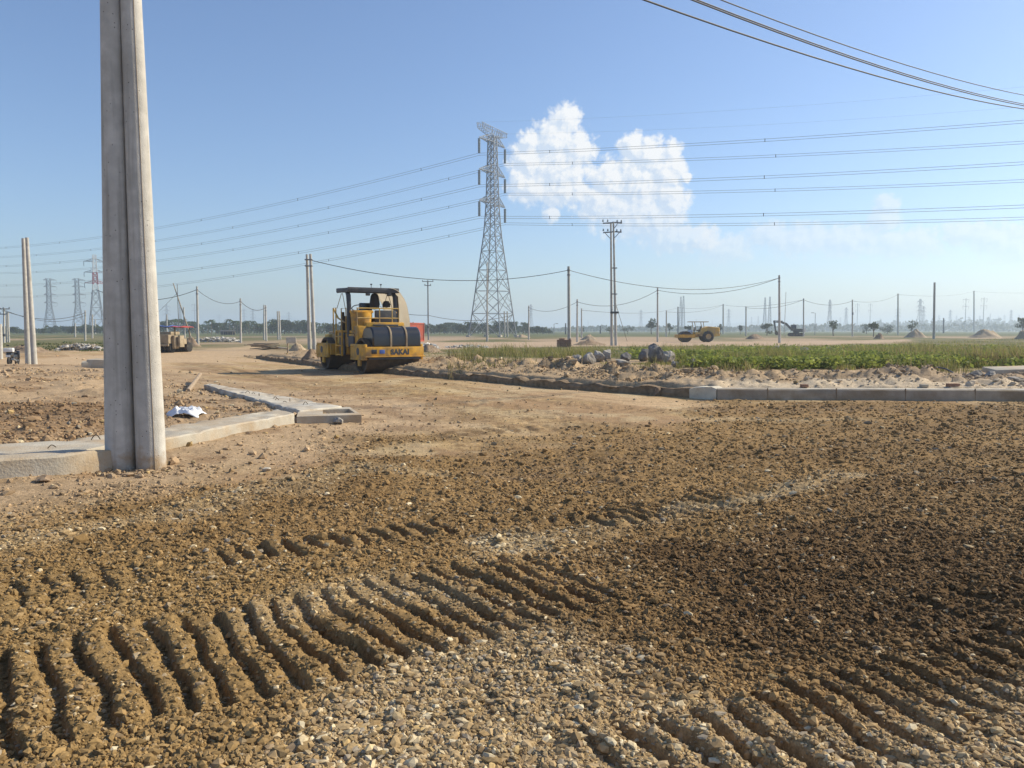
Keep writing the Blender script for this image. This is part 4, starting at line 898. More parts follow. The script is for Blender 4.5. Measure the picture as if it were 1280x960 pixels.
def twin(key, px0, px1, pyb, pyt, t0, t1, label, r0, r1, style='', group=None):
    """two concrete poles set side by side"""
    pm = gpz((px0 + px1) / 2, pyb); o = thing('twin_pole', label, 'pole pair', pm, 0, group)
    Hh = at(t0, pyt, pm.y).z - pm.z
    for a, b in ((px0, t0), (px1, t1)):
        pa = at(a, pyb, pm.y); pb = at(b, pyt, pm.y); yo = .30 if a == px0 else 0.0
        kx = pm.x / pm.y * yo; MB().tube((pa.x - pm.x + kx, yo, -.3), (pb.x - pm.x + kx, yo, pb.z - pm.z), r0, r1, 18).build('shaft', M['concrete_pole'], o)
    xt = (at(t0, pyt, pm.y).x + at(t1, pyt, pm.y).x) / 2 - pm.x; w_ = abs(at(t1, pyt, pm.y).x - at(t0, pyt, pm.y).x) / 2 + r1
    if style:
        for dz in (.45, .95): MB().box((xt, 0, Hh - dz), (2 * w_ + .12, 2 * r1 + .1, .09), ch=.02).build('cable_clamp', M['galv_far'], o)
    POLES[key] = pm + Vector((xt, 0, Hh - .45)); return o, pm, Hh, xt
# the near pair, explicit so that taper and touching tops are right
yb = dist_of(587.5); b0 = at(151.0, 587.5, yb); b1 = at(188.0, 587.5, yb); t0 = at(138.6, 0, yb); t1 = at(162, 0, yb)
near = thing('twin_pole', 'huge near pair of tapering grey concrete poles side by side at the left kerb', 'pole pair', (b0.x, yb, 0))
for pb, pt, nm in ((b0, t0, 0), (b1, t1, 1)):
    d = (pt - pb) / (pt.z - pb.z); r0 = .158; k = (.158 - .1065) / pt.z; top = 8.7
    mb = MB(); prof = []
    sh = MB().path([(pb.x - b0.x + d.x * z, 0 + nm * .03, z) for z in np.linspace(-.4, top, 12)], [r0 - k * max(z, 0) for z in np.linspace(-.4, top, 12)], 40).build('shaft', M['pole_near'], near, 40)
    aa = R(-52)
    if nm: MB().path([(pb.x - b0.x + d.x * z + math.cos(aa) * (r0 - k * z), nm * .03 + math.sin(aa) * (r0 - k * z), z) for z in np.linspace(0.0, top, 14)], .0045, 6).build('mould_seam', M['concrete_grey'], sh)
    MB().tube((pb.x - b0.x + d.x * top, nm * .03, top - .02), (pb.x - b0.x + d.x * top, nm * .03, top + .015), r0 - k * top - .02, n=20).build('cap', M['concrete_grey'], sh)
for z in ():
    rr_ = .158 - (.158 - .1065) / t1.z * z; aa = R(-18); cx_ = b1.x - b0.x + (t1.x - b1.x) / t1.z * z + math.cos(aa) * rr_; cy_ = .03 + math.sin(aa) * rr_; T = Matrix.Translation((cx_, cy_, z)) @ rotm('Z', -18)
    fr_p = MB()
    for dy, dz, sy, sz in ((0, .04, .09, .006), (0, -.04, .09, .006), (.042, 0, .006, .08), (-.042, 0, .006, .08)): fr_p.box((.0, dy, dz), (.006, sy, sz)); 
    fp = fr_p.build('stamped_panel', M['pole_near'], near, 0); fp.matrix_local = T
for z in (7.3, 7.75, 8.2): MB().box((.16, .015, z), (.50, .30, .08), ch=.02).build('cable_clamp', M['galv_far'], near)
NEAR_TOP = Vector((b0.x + .3, yb + .05, 7.9))
twin('LA', 35.5, 43.2, 455.5, 297, 29, 33.6, 'pale twin concrete poles beside the black motorcycle', .132, .074)
twin('RA', 387.2, 393.4, 437, 317.5, 383.6, 388, 'twin concrete poles standing just left of the large yellow roller', .16, .10, 'c')
pole('l0', 0, 449, 405, 'white concrete pole cut off by the left edge of the picture', 'none')
pole('l1', 5, 428.5, 385, 'thin pole with a crossbar second from the left picture edge', 'tee', xarm=.8)
twin('l2', 8.8, 11.2, 428, 390, 8.2, 10, 'short twin poles between the left picture edge and the motorcycle poles', .13, .1)
pole('l3', 94, 421.5, 404, 'short pale pole in front of the second grey pylon from the left', 'none')
pole('l4', 106.5, 426, 388, 'dark topped pole left of the red and white pylon', 'clamp')
pole('l5', 115.5, 423, 393, 'slender white pole standing under the red and white pylon', 'none')
pole('l6', 119, 417.5, 399, 'shortest faint pole right of the slender white one under the red and white pylon', 'none')
pole('m1', 199, 421.5, 401, 'short white pole just right of the near twin poles', 'none')
pole('m2', 208.5, 421.5, 393, 'white pole above the small roller with the blue awning', 'none')
pole('m3', 247.5, 431, 358, 'tall concrete pole at the roadside right of the timber gin pole', 'clamp', pxt=246.2)
pole('m4', 301, 428.5, 373, 'concrete pole at the right end of the white rubble bank', 'clamp', pxt=300.5)
pole('m5', 330, 425, 381, 'thin white pole left in the closely set pair beyond the bend', 'none')
pole('m6', 333, 426.5, 381.5, 'dark topped pole right in the closely set pair beyond the bend', 'clamp', pxt=332)
twin('m7', 348, 350.5, 424.5, 389, 346.8, 349, 'distant twin poles between the road bend and the poles by the large roller', .15, .12)
pole('c1', 535.5, 425, 351, 'steel pole with a crossbar on top right of the red container', 'tee', m='galv_far', r0=.12, r1=.09, pxt=534.8, xarm=.9)
pole('c2', 609, 427, 327, 'tall thin pole in front of the big pylon', 'none', r0=.15, r1=.075)
twin('c3', 631, 634.6, 421.5, 389, 630.3, 634, 'two short grey poles at the right feet of the big pylon', .17, .15)
pole('c4', 661, 424.5, 382, 'grey pole between the big pylon and the tall concrete pole by the bricks', 'clamp')
pole('c5', 711.5, 433.5, 333, 'tall concrete pole beside the stack of bricks', 'clamp', r0=.165, r1=.12, pxt=710.8)
pole('c6', 721.5, 427.5, 374, 'medium grey pole right behind the pole by the bricks', 'clamp')
pole('c7', 727, 422.5, 385.5, 'smaller grey pole third in line right of the bricks', 'none')
pole('c8', 707, 418, 404, 'tiny dark post left of the pole by the bricks', 'none', m='darksteel')
pole('c9', 750.5, 417, 407, 'tiny post left of the tall double pole with crossarms', 'none', m='darksteel')
# tall double pole with cross-arms
o, pm, Hh, xt = twin('DP', 764.8, 770, 432, 277.5, 763.6, 766.8, 'tall double pole carrying two crossarms in the middle of the field', .15, .085)
for dz, w_ in ((.12, 1.05), (1.05, 1.0)):
    a_ = MB().box((xt - w_ * .45, -.14, Hh - dz), (w_ * .95, .1, .12), rotm('Y', -4), ch=.01).box((xt + w_ * .5, .14, Hh - dz + .08), (w_ * .95, .1, .12), rotm('Y', 4), ch=.01).build('cross_arm', M['galv_far'], o)
    for s in (-.9, -.45, .5, .9): MB().lathe([(0, 0), (.06, .02), (.10, .08), (.04, .14), (.08, .2), (0, .28)], Matrix.Translation((xt + s * w_, -.14 if s < 0 else .14, Hh - dz + .1)), 10).build('insulator', M['insul'], a_)
for q0_, q1_ in (((xt - .75, 0, Hh - 1.05), (xt - .1, 0, Hh - 1.75)), ((xt + .75, 0, Hh - 1.05), (xt + .1, 0, Hh - 1.75)), ((xt + .6, 0, Hh - .1), (xt + .1, 0, Hh - .8))): MB().tube(q0_, q1_, .035, n=6).build('brace', M['galv_far'], o)
for z, w_ in ((Hh * .63, .5), (Hh * .42, .55)): MB().box((0, 0, z), (w_, .3, .1), ch=.02).build('spacer_band', M['galv_far'], o)
MB().box((0.03, 0, Hh * .27), (.85, .45, .2), ch=.04).build('dark_band', M['darksteel'], o)
pole('r1', 822, 427.5, 359.5, 'thin concrete pole right of the tall double pole', 'clamp')
pole('r2', 833, 421, 388, 'short grey pole left of the far single drum roller', 'none')
pole('r3', 847.5, 417, 383.5, 'dark pole above the drum of the far single drum roller', 'none', m='darksteel')
pole('r4', 904, 417.5, 380, 'grey pole right behind the far single drum roller', 'clamp')
pole('r5', 932.5, 420, 383, 'thin pole between the far single drum roller and the excavator', 'clamp')
pole('r6', 974.5, 428.5, 344, 'tall pole in front of the excavator boom', 'clamp', r0=.165, r1=.11, pxt=974)
pole('r7', 1004.5, 420.5, 373, 'pole standing just right of the excavator', 'clamp')
pole('r8', 1065.5, 420.5, 374.5, 'pole between two small roadside trees right of the excavator', 'box')
pole('r9', 1122.5, 418.5, 367, 'grey pole left of the sand heap with the small tree', 'clamp')
twin('rA', 1166.5, 1168, 423.8, 353, 1167.6, 1168.9, 'pale slim twin pole standing alone in the green field right of the sand heap', .13, .085)
pole('rB', 1179.5, 416.5, 397.5, 'short black post right of the pale twin pole', 'none', m='darksteel')
pole('rC', 1217.5, 415.5, 363.5, 'brown grey pole above the second sand heap at right', 'clamp')
pole('rE', 980, 425.5, 365, 'thin leaning pole behind the tall pole by the excavator', 'none', pxt=982.5, r0=.06, r1=.045, Y=170)
pole('fr', 1500, 444, 215, 'tall roadside pole outside the right edge holding the near cables', 'clamp', r0=.17, r1=.1)
# street lamp posts
def lamp(px, pyb, pyt, label, s=1):
    p = gp(px, pyb); t = at(px, pyt, p[1]); o = thing('street_lamp', label, 'street lamp', (p[0], p[1], 0)); h_ = t.z
    MB().tube((0, 0, 0), (0, 0, h_), .11, .08, 10).tube((0, 0, h_), (-.9 * s, 0, h_ + .15), .05, n=8).build('post', M['galv_far'], o)
    MB().box((-1.0 * s, 0, h_ + .15), (.9, .3, .16), ch=.04).build('lamp_head', M['darksteel'], o)
lamp(1018.5, 418.5, 391.5, 'street lamp on a grey post right of the excavator')
lamp(692.5, 418.5, 405, 'tiny street lamp left of the stack of bricks', -1)

# ------------------------------------------------------------------ steel lattice pylons
def lattice(levels, r_leg, r_br, faces_x=True):
    mb = MB()
    def cor(z, h): return [Vector((sx_ * h, sy_ * h, z)) for sx_, sy_ in ((-1, -1), (1, -1), (1, 1), (-1, 1))]
    for i in range(len(levels) - 1):
        a = cor(*levels[i]); b = cor(*levels[i + 1])
        for k in range(4):
            mb.tube(a[k], b[k], r_leg, n=4, caps=False)
            mb.tube(a[k], b[(k + 1) % 4], r_br, n=4, caps=False); mb.tube(a[(k + 1) % 4], b[k], r_br, n=4, caps=False)
            mb.tube(b[k], b[(k + 1) % 4], r_br, n=4, caps=False)
    return mb
def arm(tip, h0, z0, h1, z1, r, side, n=3, drop=0.0):
    """truss arm from the body corners to a tip along X"""
    mb = MB(); T = Vector((side * tip, 0, z0 - drop)); lo = [Vector((side * h0, s * h0, z0)) for s in (-1, 1)]; up = [Vector((side * h1, s * h1, z1)) for s in (-1, 1)]
    for p in lo + up: mb.tube(p, T, r, n=4, caps=False)
    for k in range(1, n + 1):
        t = k / (n + 1); l0, l1 = lo[0].lerp(T, t), lo[1].lerp(T, t); u0, u1 = up[0].lerp(T, t), up[1].lerp(T, t)
        for a, b in ((l0, l1), (l0, u0), (l1, u1), (u0, u1)): mb.tube(a, b, r * .6, n=4, caps=False)
        tp_ = (k - 1) / (n + 1); mb.tube(lo[0].lerp(T, tp_), u0, r * .6, n=4, caps=False); mb.tube(lo[1].lerp(T, tp_), u1, r * .6, n=4, caps=False); mb.tube(lo[0].lerp(T, tp_), l1, r * .6, n=4, caps=False)
    return mb
def insulator(n=9, L_=3.4, r=.32):
    pr = [(0, 0), (.06, 0)]
    for k in range(n): z = -L_ * (k + .2) / n; pr += [(r, z), (r * .8, z - L_ / n * .75)]
    return pr + [(.05, -L_), (0, -L_ - .1)]
PB = Vector(((616 - 640) / FPX * 191, 191, 0)); PA = R(62.5)
py = thing('power_pylon', 'big grey steel lattice pylon standing near, in front of the white cumulus cloud', 'pylon', PB, PA)
def hw(z): return float(np.interp(z, [0, 25, 31.5, 46, 48], [4.25, 1.5, 1.15, .8, .75]))
lv_ = [0, 5.6, 11, 16, 20.5, 24.2, 27, 29.2, 31.2, 32.8, 34.4, 36.0, 37.7, 39.2, 41, 42.8, 44.5, 46.1, 47.6]
bd = lattice([(z, hw(z)) for z in lv_], .14, .078)
for i in range(5):                                        # secondary bracing of the wide lower panels
    z0_, z1_ = lv_[i], lv_[i + 1]; zm = (z0_ + z1_) / 2; h0_, hm_, h1_ = hw(z0_), hw(zm), hw(z1_)
    for s1_, s2_ in ((1, 0), (-1, 0), (0, 1), (0, -1)):
        for q in (-1, 1):
            A = Vector((s1_ * hm_ + (q * hm_ if s1_ == 0 else 0), s2_ * hm_ + (q * hm_ if s2_ == 0 else 0), zm))
            for zz, hh_ in ((z0_ + (z1_ - z0_) * .25, hw(z0_ + (z1_ - z0_) * .25)), (z0_ + (z1_ - z0_) * .75, hw(z0_ + (z1_ - z0_) * .75))):
                B = Vector((s1_ * hh_ + (q * hh_ * .5 if s1_ == 0 else 0), s2_ * hh_ + (q * hh_ * .5 if s2_ == 0 else 0), zz)); bd.tube(A, B, .04, n=4, caps=False)
bd.build('tower_body', M['galv'], py, 0)
sp_ = MB()
for k in range(90):
    z = .5 + k * .45; h_ = hw(z); sp_.tube((-h_, h_, z), (-h_ - .16, h_ + .16, z), .02, n=4)
sp_.build('climbing_pegs', M['galv'], py, 0)
for a in (-1, 1):
    for b in (-1, 1): MB().box((a * 4.28, b * 4.28, .1), (.9, .9, .7), ch=.1).build('footing', M['concrete_pale'], py)
ATT = {}
for nm_, z in (('low', 31.7), ('mid', 38.9), ('top', 46.1)):
    for side in (-1, 1):
        a_ = arm(6.4, hw(z), z, hw(z + 1.9), z + 1.9, .085, side).build('cross_arm', M['galv'], py, 0)
        ins = MB().lathe(insulator(), Matrix.Translation((side * 6.35, 0, z - .25)), 12); ins.build('insulator', M['insul'], a_)
        ATT[(nm_, side)] = PB + Matrix.Rotation(PA, 3, 'Z') @ Vector((side * 6.35, 0, z - 3.9))
pk = MB()
for side in (-1, 1):
    for s in (-1, 1):
        pk.tube((side * .75, s * .75, 47.6), (side * 5.6, s * .7, 48.3), .07, n=4).tube((0, s * .75, 49.4), (side * 6.2, s * .7, 49.5), .07, n=4)
        pk.tube((side * 5.6, s * .7, 48.3), (side * 6.2, s * .7, 49.5), .06, n=4)
        for k in range(5):
            x0, x1 = side * (.8 + k * 1.05), side * (.8 + (k + .5) * 1.05); x2 = side * (.8 + (k + 1) * 1.05)
            pk.tube((x0, s * .72, 47.6 + k * .18), (x1, s * .72, 49.4 + k * .02), .045, n=4).tube((x1, s * .72, 49.4 + k * .02), (x2, s * .72, 47.6 + (k + 1) * .18), .045, n=4)
    for k in range(6): x0 = side * (.8 + k * 1.05); pk.tube((x0, -.72, 47.6 + k * .18), (x0, .72, 47.6 + k * .18), .04, n=4).tube((x0, -.72, 49.4 + k * .02), (x0, .72, 49.4 + k * .02), .04, n=4)
    ATT[('peak', side)] = PB + Matrix.Rotation(PA, 3, 'Z') @ Vector((side * 6.2, 0, 49.5))
pk.build('earth_wire_peak', M['galv'], py, 0)
# far pylon kinds
def far_pylon(kind, red=False):
    m_ = 'galv_far'; o = thing('power_pylon', 'x', 'pylon')
    if kind == 'double':
        H_ = 40; f = lambda z: float(np.interp(z, [0, 24, 40], [3.6, 1.15, .7])); lv = [0, 7, 13, 18, 22, 25, 28, 31, 34, 37, 40]
        if red:
            lattice([(z, f(z)) for z in lv[:5]], .20, .12).build('tower_body', M[m_], o, 0); lattice([(z, f(z)) for z in lv[4:6]], .22, .13).build('tower_band', M['white_paint'], o, 0)
            lattice([(z, f(z)) for z in lv[5:8]], .26, .17).build('tower_band', M['red_paint'], o, 0); lattice([(z, f(z)) for z in lv[7:]], .22, .13).build('tower_band', M['white_paint'], o, 0)
        else: lattice([(z, f(z)) for z in lv], .20, .12).build('tower_body', M[m_], o, 0)
        for z in (25.5, 31, 36.5):
            for s in (-1, 1):
                a_ = arm(5.0, f(z), z, f(z + 1.5), z + 1.5, .13, s, 2).build('cross_arm', M['red_paint' if red and z == 25.5 else m_], o, 0)
                MB().tube((s * 4.95, 0, z), (s * 4.95, 0, z - 2.4), .16, n=6).build('insulator', M['insul'], a_)
    elif kind == 'angle':
        f = lambda z: float(np.interp(z, [0, 20, 40], [4.2, 1.5, 1.2])); lattice([(z, f(z)) for z in (0, 6, 11, 15, 18, 21, 24, 27, 30, 33, 36, 40)], .20, .12).build('tower_body', M[m_], o, 0)
        for z in (22, 28, 34, 39):
            a_ = arm(5.4, f(z), z, f(z + 1.2), z + 1.2, .12, 1, 2).build('cross_arm', M[m_], o, 0); arm(3.4, f(z), z, f(z + 1.2), z + 1.2, .12, -1, 2).build('cross_arm', M[m_], o, 0)
            MB().path([(5.3, 0, z), (5.6, 0, z - 1.6), (4.4, 0, z - 2.6), (2.6, 0, z - 2.2)], .08, 5).build('jumper', M['alu'], a_)
    elif kind == 'mast':
        lattice([(z, float(np.interp(z, [0, 40], [2.0, .45]))) for z in np.linspace(0, 40, 15)], .16, .10).build('tower_body', M[m_], o, 0)
    elif kind == 'tee':
        MB().tube((0, 0, 0), (0, 0, 40), .5, .3, 8).build('shaft', M[m_], o)
        for z in (38, 30):
            for s in (-1, 1): MB().tube((0, 0, z), (s * 4.2, 0, z + .6), .18, n=6).tube((s * 4.2, 0, z + .6), (s * 3.6, 0, z - 3.4), .13, n=6).build('cross_arm', M[m_], o)
    return o
protos = {}
def put(kind, px, pyt, pyb, label, rz=0.0, group=None, H_=40.0, red=False):
    Y = H_ * FPX / (pyb - pyt); key = (kind, red)
    if key not in protos: o = protos[key] = far_pylon(kind, red)
    else: o = copy_tree(protos[key])
    p = at(px, pyb, Y); o.location = (p.x, Y, 0); o.rotation_euler = (0, 0, R(rz)); s_ = H_ / 40 * (pyb - pyt + 1.5) / (pyb - pyt); o.scale = (s_, s_, s_)
    tag(o, label, 'pylon', group); return o
put('angle', 63, 353, 418, 'leftmost grey pylon of the row at the left horizon', 20)
put('angle', 98.5, 353, 418, 'second grey pylon from left, beside the red and white one', 20)
put('double', 121.5, 325, 420, 'tall pylon banded in red and white left of the near twin poles', 35, red=True, H_=46)
put('double', 209, 385, 417, 'faint pylon just right of the near twin poles', 30)
put('mast', 226, 383, 417, 'slim faint lattice mast behind the timber gin pole')
put('tee', 244, 384, 417, 'faint single shaft pylon left of the tall roadside pole')
put('double', 274.5, 396.5, 416, 'small blue grey pylon above the dark shed roof', 20)
put('double', 305.5, 389.5, 416, 'blue grey pylon right of the pole at the end of the white rubble', 20)
put('double', 316.5, 390.5, 416, 'blue grey pylon left of the closely set pair of poles', 40)
put('double', 361.5, 393.5, 416, 'small pylon between the distant twin poles and those by the roller', 25)
put('double', 663.5, 385, 417, 'faint pylon right of the big pylon behind the grey pole', 50)
put('double', 801, 391, 416, 'small faint pylon right of the tall double pole', 30)
put('mast', 850.5, 375, 417, 'left one of the paired lattice masts behind the far single drum roller')
put('mast', 853.8, 374, 417, 'right one of the paired lattice masts behind the far single drum roller')
put('double', 910.5, 391, 417, 'dark small pylon right of the far single drum roller', 15)
put('mast', 955.5, 376, 417, 'left one of two lattice masts left of the excavator')
put('mast', 961.5, 375, 417, 'right one of two lattice masts left of the excavator')
put('double', 939, 400, 416, 'tiny pylon left of the two lattice masts by the excavator', 40)
put('double', 947.5, 399, 416, 'tiny pylon close against the left lattice mast by the excavator', 40)
put('double', 1036.5, 379, 417, 'clear pylon between the excavator and the first small tree', 45)
put('double', 1057, 388, 416, 'pylon between the first small tree and the pole with a box', 30)
put('tee', 1071, 383.5, 417, 'single shaft pylon just right of the pole with a box', 30)
put('tee', 1087, 383.5, 417, 'single shaft pylon behind the small bushy tree', 30)
put('double', 1121.5, 388, 416, 'pylon hidden behind the grey pole left of the sand heap', 5)
put('double', 1149, 378, 417, 'taller of two pylons above the sand heap with the small tree', 20)
put('double', 1153.5, 386, 416, 'shorter of two pylons above the sand heap with the small tree', 20)
put('double', 1187, 390.5, 415.5, 'faint pylon right of the short black post', 20)
put('tee', 1206, 376, 416, 'thin T topped mast left of the brown grey pole above the second sand heap', 10)
put('tee', 1228.5, 375, 416, 'thin T topped mast right of the brown grey pole above the second sand heap', 10)
put('double', 1263, 390.5, 415.5, 'pylon near the right picture edge', 25)
for k, (px, t_) in enumerate(((1173, 397), (1195, 398), (1210, 399), (1224, 398), (1237, 395), (1248, 399), (1255, 397), (1273, 397), (1050, 400), (1100, 401), (870, 402), (890, 404), (984, 404), (735, 404))):
    put('double', px, t_, 415.5, 'one of the tiny hazy pylons crowded along the horizon at right', rng.uniform(0, 60), 'tiny hazy pylons along the horizon')

# ------------------------------------------------------------------ lines
def wire_pts(a, b, sag, n=24, ext=0.0):
    a = Vector(a); b = Vector(b); out = []
    for k in range(n + 1):
        t = k / n * (1 + ext); p = a.lerp(b, t) if t <= 1 else a + (b - a) * t
        p.z -= 4 * sag * t * (1 - t); out.append(p)
    return out
def bundle(att, pxe, pye, Yplane, label, ext, c=2.2e-4, sep=.5, r=.036):
    a = Vector(att)
    # end point: on the vertical plane of the line, seen at pixel (pxe, pye)
    e = at(pxe, pye, Yplane); d = Vector((e.x - a.x, e.y - a.y, 0)); Lh = d.length; d.normalize(); nrm = Vector((-d.y, d.x, 0))
    s0 = (e.z - a.z) / Lh - c * Lh
    mb = MB(); Lt = Lh * ext
    for q in (-1, 1):
        pts = []
        for k in range(41): t = Lt * k / 40; pts.append(a + d * t + Vector((0, 0, s0 * t + c * t * t)) + Vector((0, 0, q * sep / 2)) + nrm * q * .05)
        mb.path(pts, r, 5, caps=False)
    o = mb.build('power_line', M['alu'], None, 60)
    k = 0
    t = 18.0
    while t < Lt:
        p = a + d * t + Vector((0, 0, s0 * t + c * t * t)); MB().box(p, (.12, .12, sep + .16), ch=.02).build('spacer', M['darksteel'], o); t += 46
    tag(o, label, 'power line', 'high voltage conductors on the big pylon'); return o
def line_plane(att, ang_dir, pxe):
    a = Vector(att); k = (pxe - 640) / FPX                 # solve for the depth at which the plan line meets the column pxe
    dx, dy = ang_dir; t = (k * a.y - a.x) / (dx - k * dy); return a.y + dy * t
RD = (.885, -.46); LD = (-.817, .577)
names = {'top': 'upper', 'mid': 'middle', 'low': 'lower'}
for lvl, side, ye in (('top', -1, 152), ('top', 1, 178), ('mid', -1, 204), ('mid', 1, 226), ('low', -1, 258), ('low', 1, 273)):
    a = ATT[(lvl, side)]; bundle(a, 1280, ye, line_plane(a, RD, 1280), '%s conductors from the %s arm of the big pylon to the right edge' % ('front' if side < 0 else 'rear', names[lvl]), 1.5)
for lvl, side, ye in (('top', -1, 310), ('top', 1, 321.5), ('mid', -1, 333), ('mid', 1, 341.5), ('low', -1, 357), ('low', 1, 371.5)):
    a = ATT[(lvl, side)]; bundle(a, 0, ye, line_plane(a, LD, 0), '%s conductors from the %s arm of the big pylon to the left edge' % ('front' if side < 0 else 'rear', names[lvl]), 1.3)
for side, ye in ((-1, 95), (1, 121)):
    a = ATT[('peak', side)]; e = at(1280, ye, line_plane(a, RD, 1280)); b = a + (e - a) * 1.5
    tag(MB().path(wire_pts(a, b, 2.0), .011, 5, caps=False).build('earth_wire', M['alu'], None, 60), ('upper' if side < 0 else 'lower') + ' of two hair thin earth wires rising right from the big pylon', 'power line')
def cable(a, b, sag, label, r=.03, n=24):
    tag(MB().path(wire_pts(a, b, sag, n), r, 6, caps=False).build('overhead_cable', M['cable'], None, 60), label, 'cable'); 
# near cables from the near twin poles to the roadside pole outside the frame
fr_ = POLES['fr']
def near_cable(p0, p1, dz, label, r, off):
    # plan line between the two poles; heights solved so the cable passes the two pixels
    A = NEAR_TOP + off; B = fr_ + off; d = Vector((B.x - A.x, B.y - A.y, 0)); Lh = d.length; d.normalize(); zs = []
    for (px, py) in (p0, p1):
        Yp = line_plane(A, (d.x, d.y), px); e = at(px, py, Yp); zs.append(((Vector((e.x, e.y, 0)) - Vector((A.x, A.y, 0))).length, e.z))
    (s0, z0), (s1, z1) = zs; c = dz; m_ = (z1 - z0 - c * (s1 * s1 - s0 * s0)) / (s1 - s0); k0 = z0 - m_ * s0 - c * s0 * s0
    pts = [Vector((A.x, A.y, 0)) + d * t + Vector((0, 0, k0 + m_ * t + c * t * t)) for t in np.linspace(0, Lh, 40)]
    tag(MB().path(pts, r, 8, caps=False).build('overhead_cable', M['cable'], None, 60), label, 'cable'); return pts[0].z, pts[-1].z
for i, (p0, p1, r, off, lb_) in enumerate((((800, 0), (1280, 139.5), .016, (0, 0, 0), 'lowest of the dark near cables crossing the top right corner'), ((858, 0), (1280, 136), .015, (.1, .1, 0), 'second lowest of the dark near cables crossing the top right corner'),
        ((864, 0), (1280, 134), .013, (.16, .14, 0), 'second highest of the dark near cables crossing the top right corner'), ((893, 0), (1280, 123), .012, (.2, .2, 0), 'highest of the dark near cables crossing the top right corner'))):
    print('near cable', near_cable(p0, p1, .0022, lb_, r, Vector(off)))
PP = POLES
CAB = [('RA', 'c5', 1.3, 'cable from the twin poles by the large roller to the pole by the bricks'), ('c5', 'r6', 1.6, 'cable from the pole by the bricks to the tall pole by the excavator'),
       ('r1', 'r6', 1.1, 'cable from the thin pole right of the double pole to the tall excavator pole'), ('c6', 'r1', 1.2, 'cable from the second pole behind the bricks to the thin one past the double pole'),
       ('m3', 'm4', .8, 'cable sagging between the two roadside poles at the white rubble'), ('m4', 'm6', .7, 'cable from the pole at the end of the white rubble to the closely set pair'),
       ('l1', 'l4', 1.0, 'cable from the thin crossbar pole at left to the dark topped pole'), ('c4', 'c6', .9, 'cable from the grey pole right of the big pylon to the second brick pole'),
       
       ('r4', 'r7', 1.2, 'cable between the pole behind the single drum roller and the one by the excavator'), ('r5', 'r7', 1.0, 'lower cable from the thin middle pole to the one right of the excavator'), ('r7', 'r8', 1.2, 'cable from the pole right of the excavator to the pole with a box'),
       ('r8', 'r9', 1.2, 'cable between the pole with a box and the grey pole left of the sand heap'), ('r9', 'rC', 1.8, 'cable passing behind the pale twin pole in the field'), 
       ('c7', 'r3', 1.5, 'faint low cable behind the tall double pole'), ('r3', 'r4', 1.0, 'cable above the single drum roller canopy'), ('r2', 'r4', 1.2, 'faint lower cable above the single drum roller canopy'), ]
for a, b, sg, lb_ in CAB: cable(PP[a], PP[b], sg, lb_, .026 if PP[b].y < 110 else .035)
cable(PP['m3'], at(120, 362, 95), 1.2, 'cable running left from the tall roadside pole behind the near twin poles', .03)
cable(PP['rC'], at(1420, 357, 300), 2.0, 'cable from the brown grey pole to the right picture edge', .035)
cable(PP['l4'] + Vector((0, 0, -.4)), at(0, 385, 90), 1.2, 'thin low cable left of the dark topped pole', .025)
cy_ = PP['c1'].y; c1b = at(535, 394, cy_); cable(at(470, 381, cy_), c1b, .5, 'low cable passing behind the large roller canopy', .035); cable(c1b, at(640, 394, cy_ + 10), .9, 'low cable from the crossbar pole by the container past the big pylon', .035)
# stay wires of the double pole
cable(Vector(PP['DP']) + Vector((.5, 0, -8.0)), gpz(784, 427), 0.02, 'slanting stay wire right of the tall double pole', .025, 4)
# timber gin pole: two leaning legs and two light masts, guyed
gY = dist_of(427); gpn = thing('gin_pole', 'leaning timber and lattice gin pole left of the tall roadside pole', 'gin pole', at(225, 427, gY).xy.to_3d())
def gin(p0, p1, r, nm, m_): a = at(*p0, gY) - gpn.location; b = at(*p1, gY) - gpn.location; MB().tube(a, b, r, r * .7, 8).build(nm, M[m_], gpn)
gin((240.5, 427), (216.5, 354), .09, 'leg', 'concrete_grey'); gin((231, 422), (229.5, 384), .12, 'leg', 'concrete_pole'); gin((224, 422), (221.5, 355), .06, 'mast', 'galv_far')
gin((222, 366), (196, 392), .02, 'guy_wire', 'cable')
# ------------------------------------------------------------------ hills
def hills():
    V_, F_ = [], []; n = 160
    prof = [(-40, 0), (-22, 8), (-20.5, 20), (-18, 70), (-16, 85), (-14.5, 60), (-12, 30), (-9, 0), (0, 0), (3, 18), (6, 30), (9, 42), (12, 30), (15, 46), (18, 60), (20, 40), (24, 52), (28, 30), (34, 22), (40, 0)]
    for i in range(n + 1):
        a = -40 + 80 * i / n; hh = float(np.interp(a, [p[0] for p in prof], [p[1] for p in prof])); hh = hh * .8 + (hh * .35 + 1) * float(fbm(np.array([a * .9]), np.array([3.3]), 1.0, 4, 200)[0])
        for k, (dy, f) in enumerate(((0, 0), (250, .55), (600, 1), (1200, .6), (1900, 0))):
            r_ = 4000 + dy; V_.append((r_ * math.sin(R(a)), r_ * math.cos(R(a)), hh * f * .98 - 1))
    for i in range(n):
        for k in range(4): a = i * 5 + k; F_.append((a, a + 1, a + 6, a + 5))
    return MB().quadify(V_, F_).build('hills', M['hazehill'], None, 60)
tag(hills(), kind='structure')

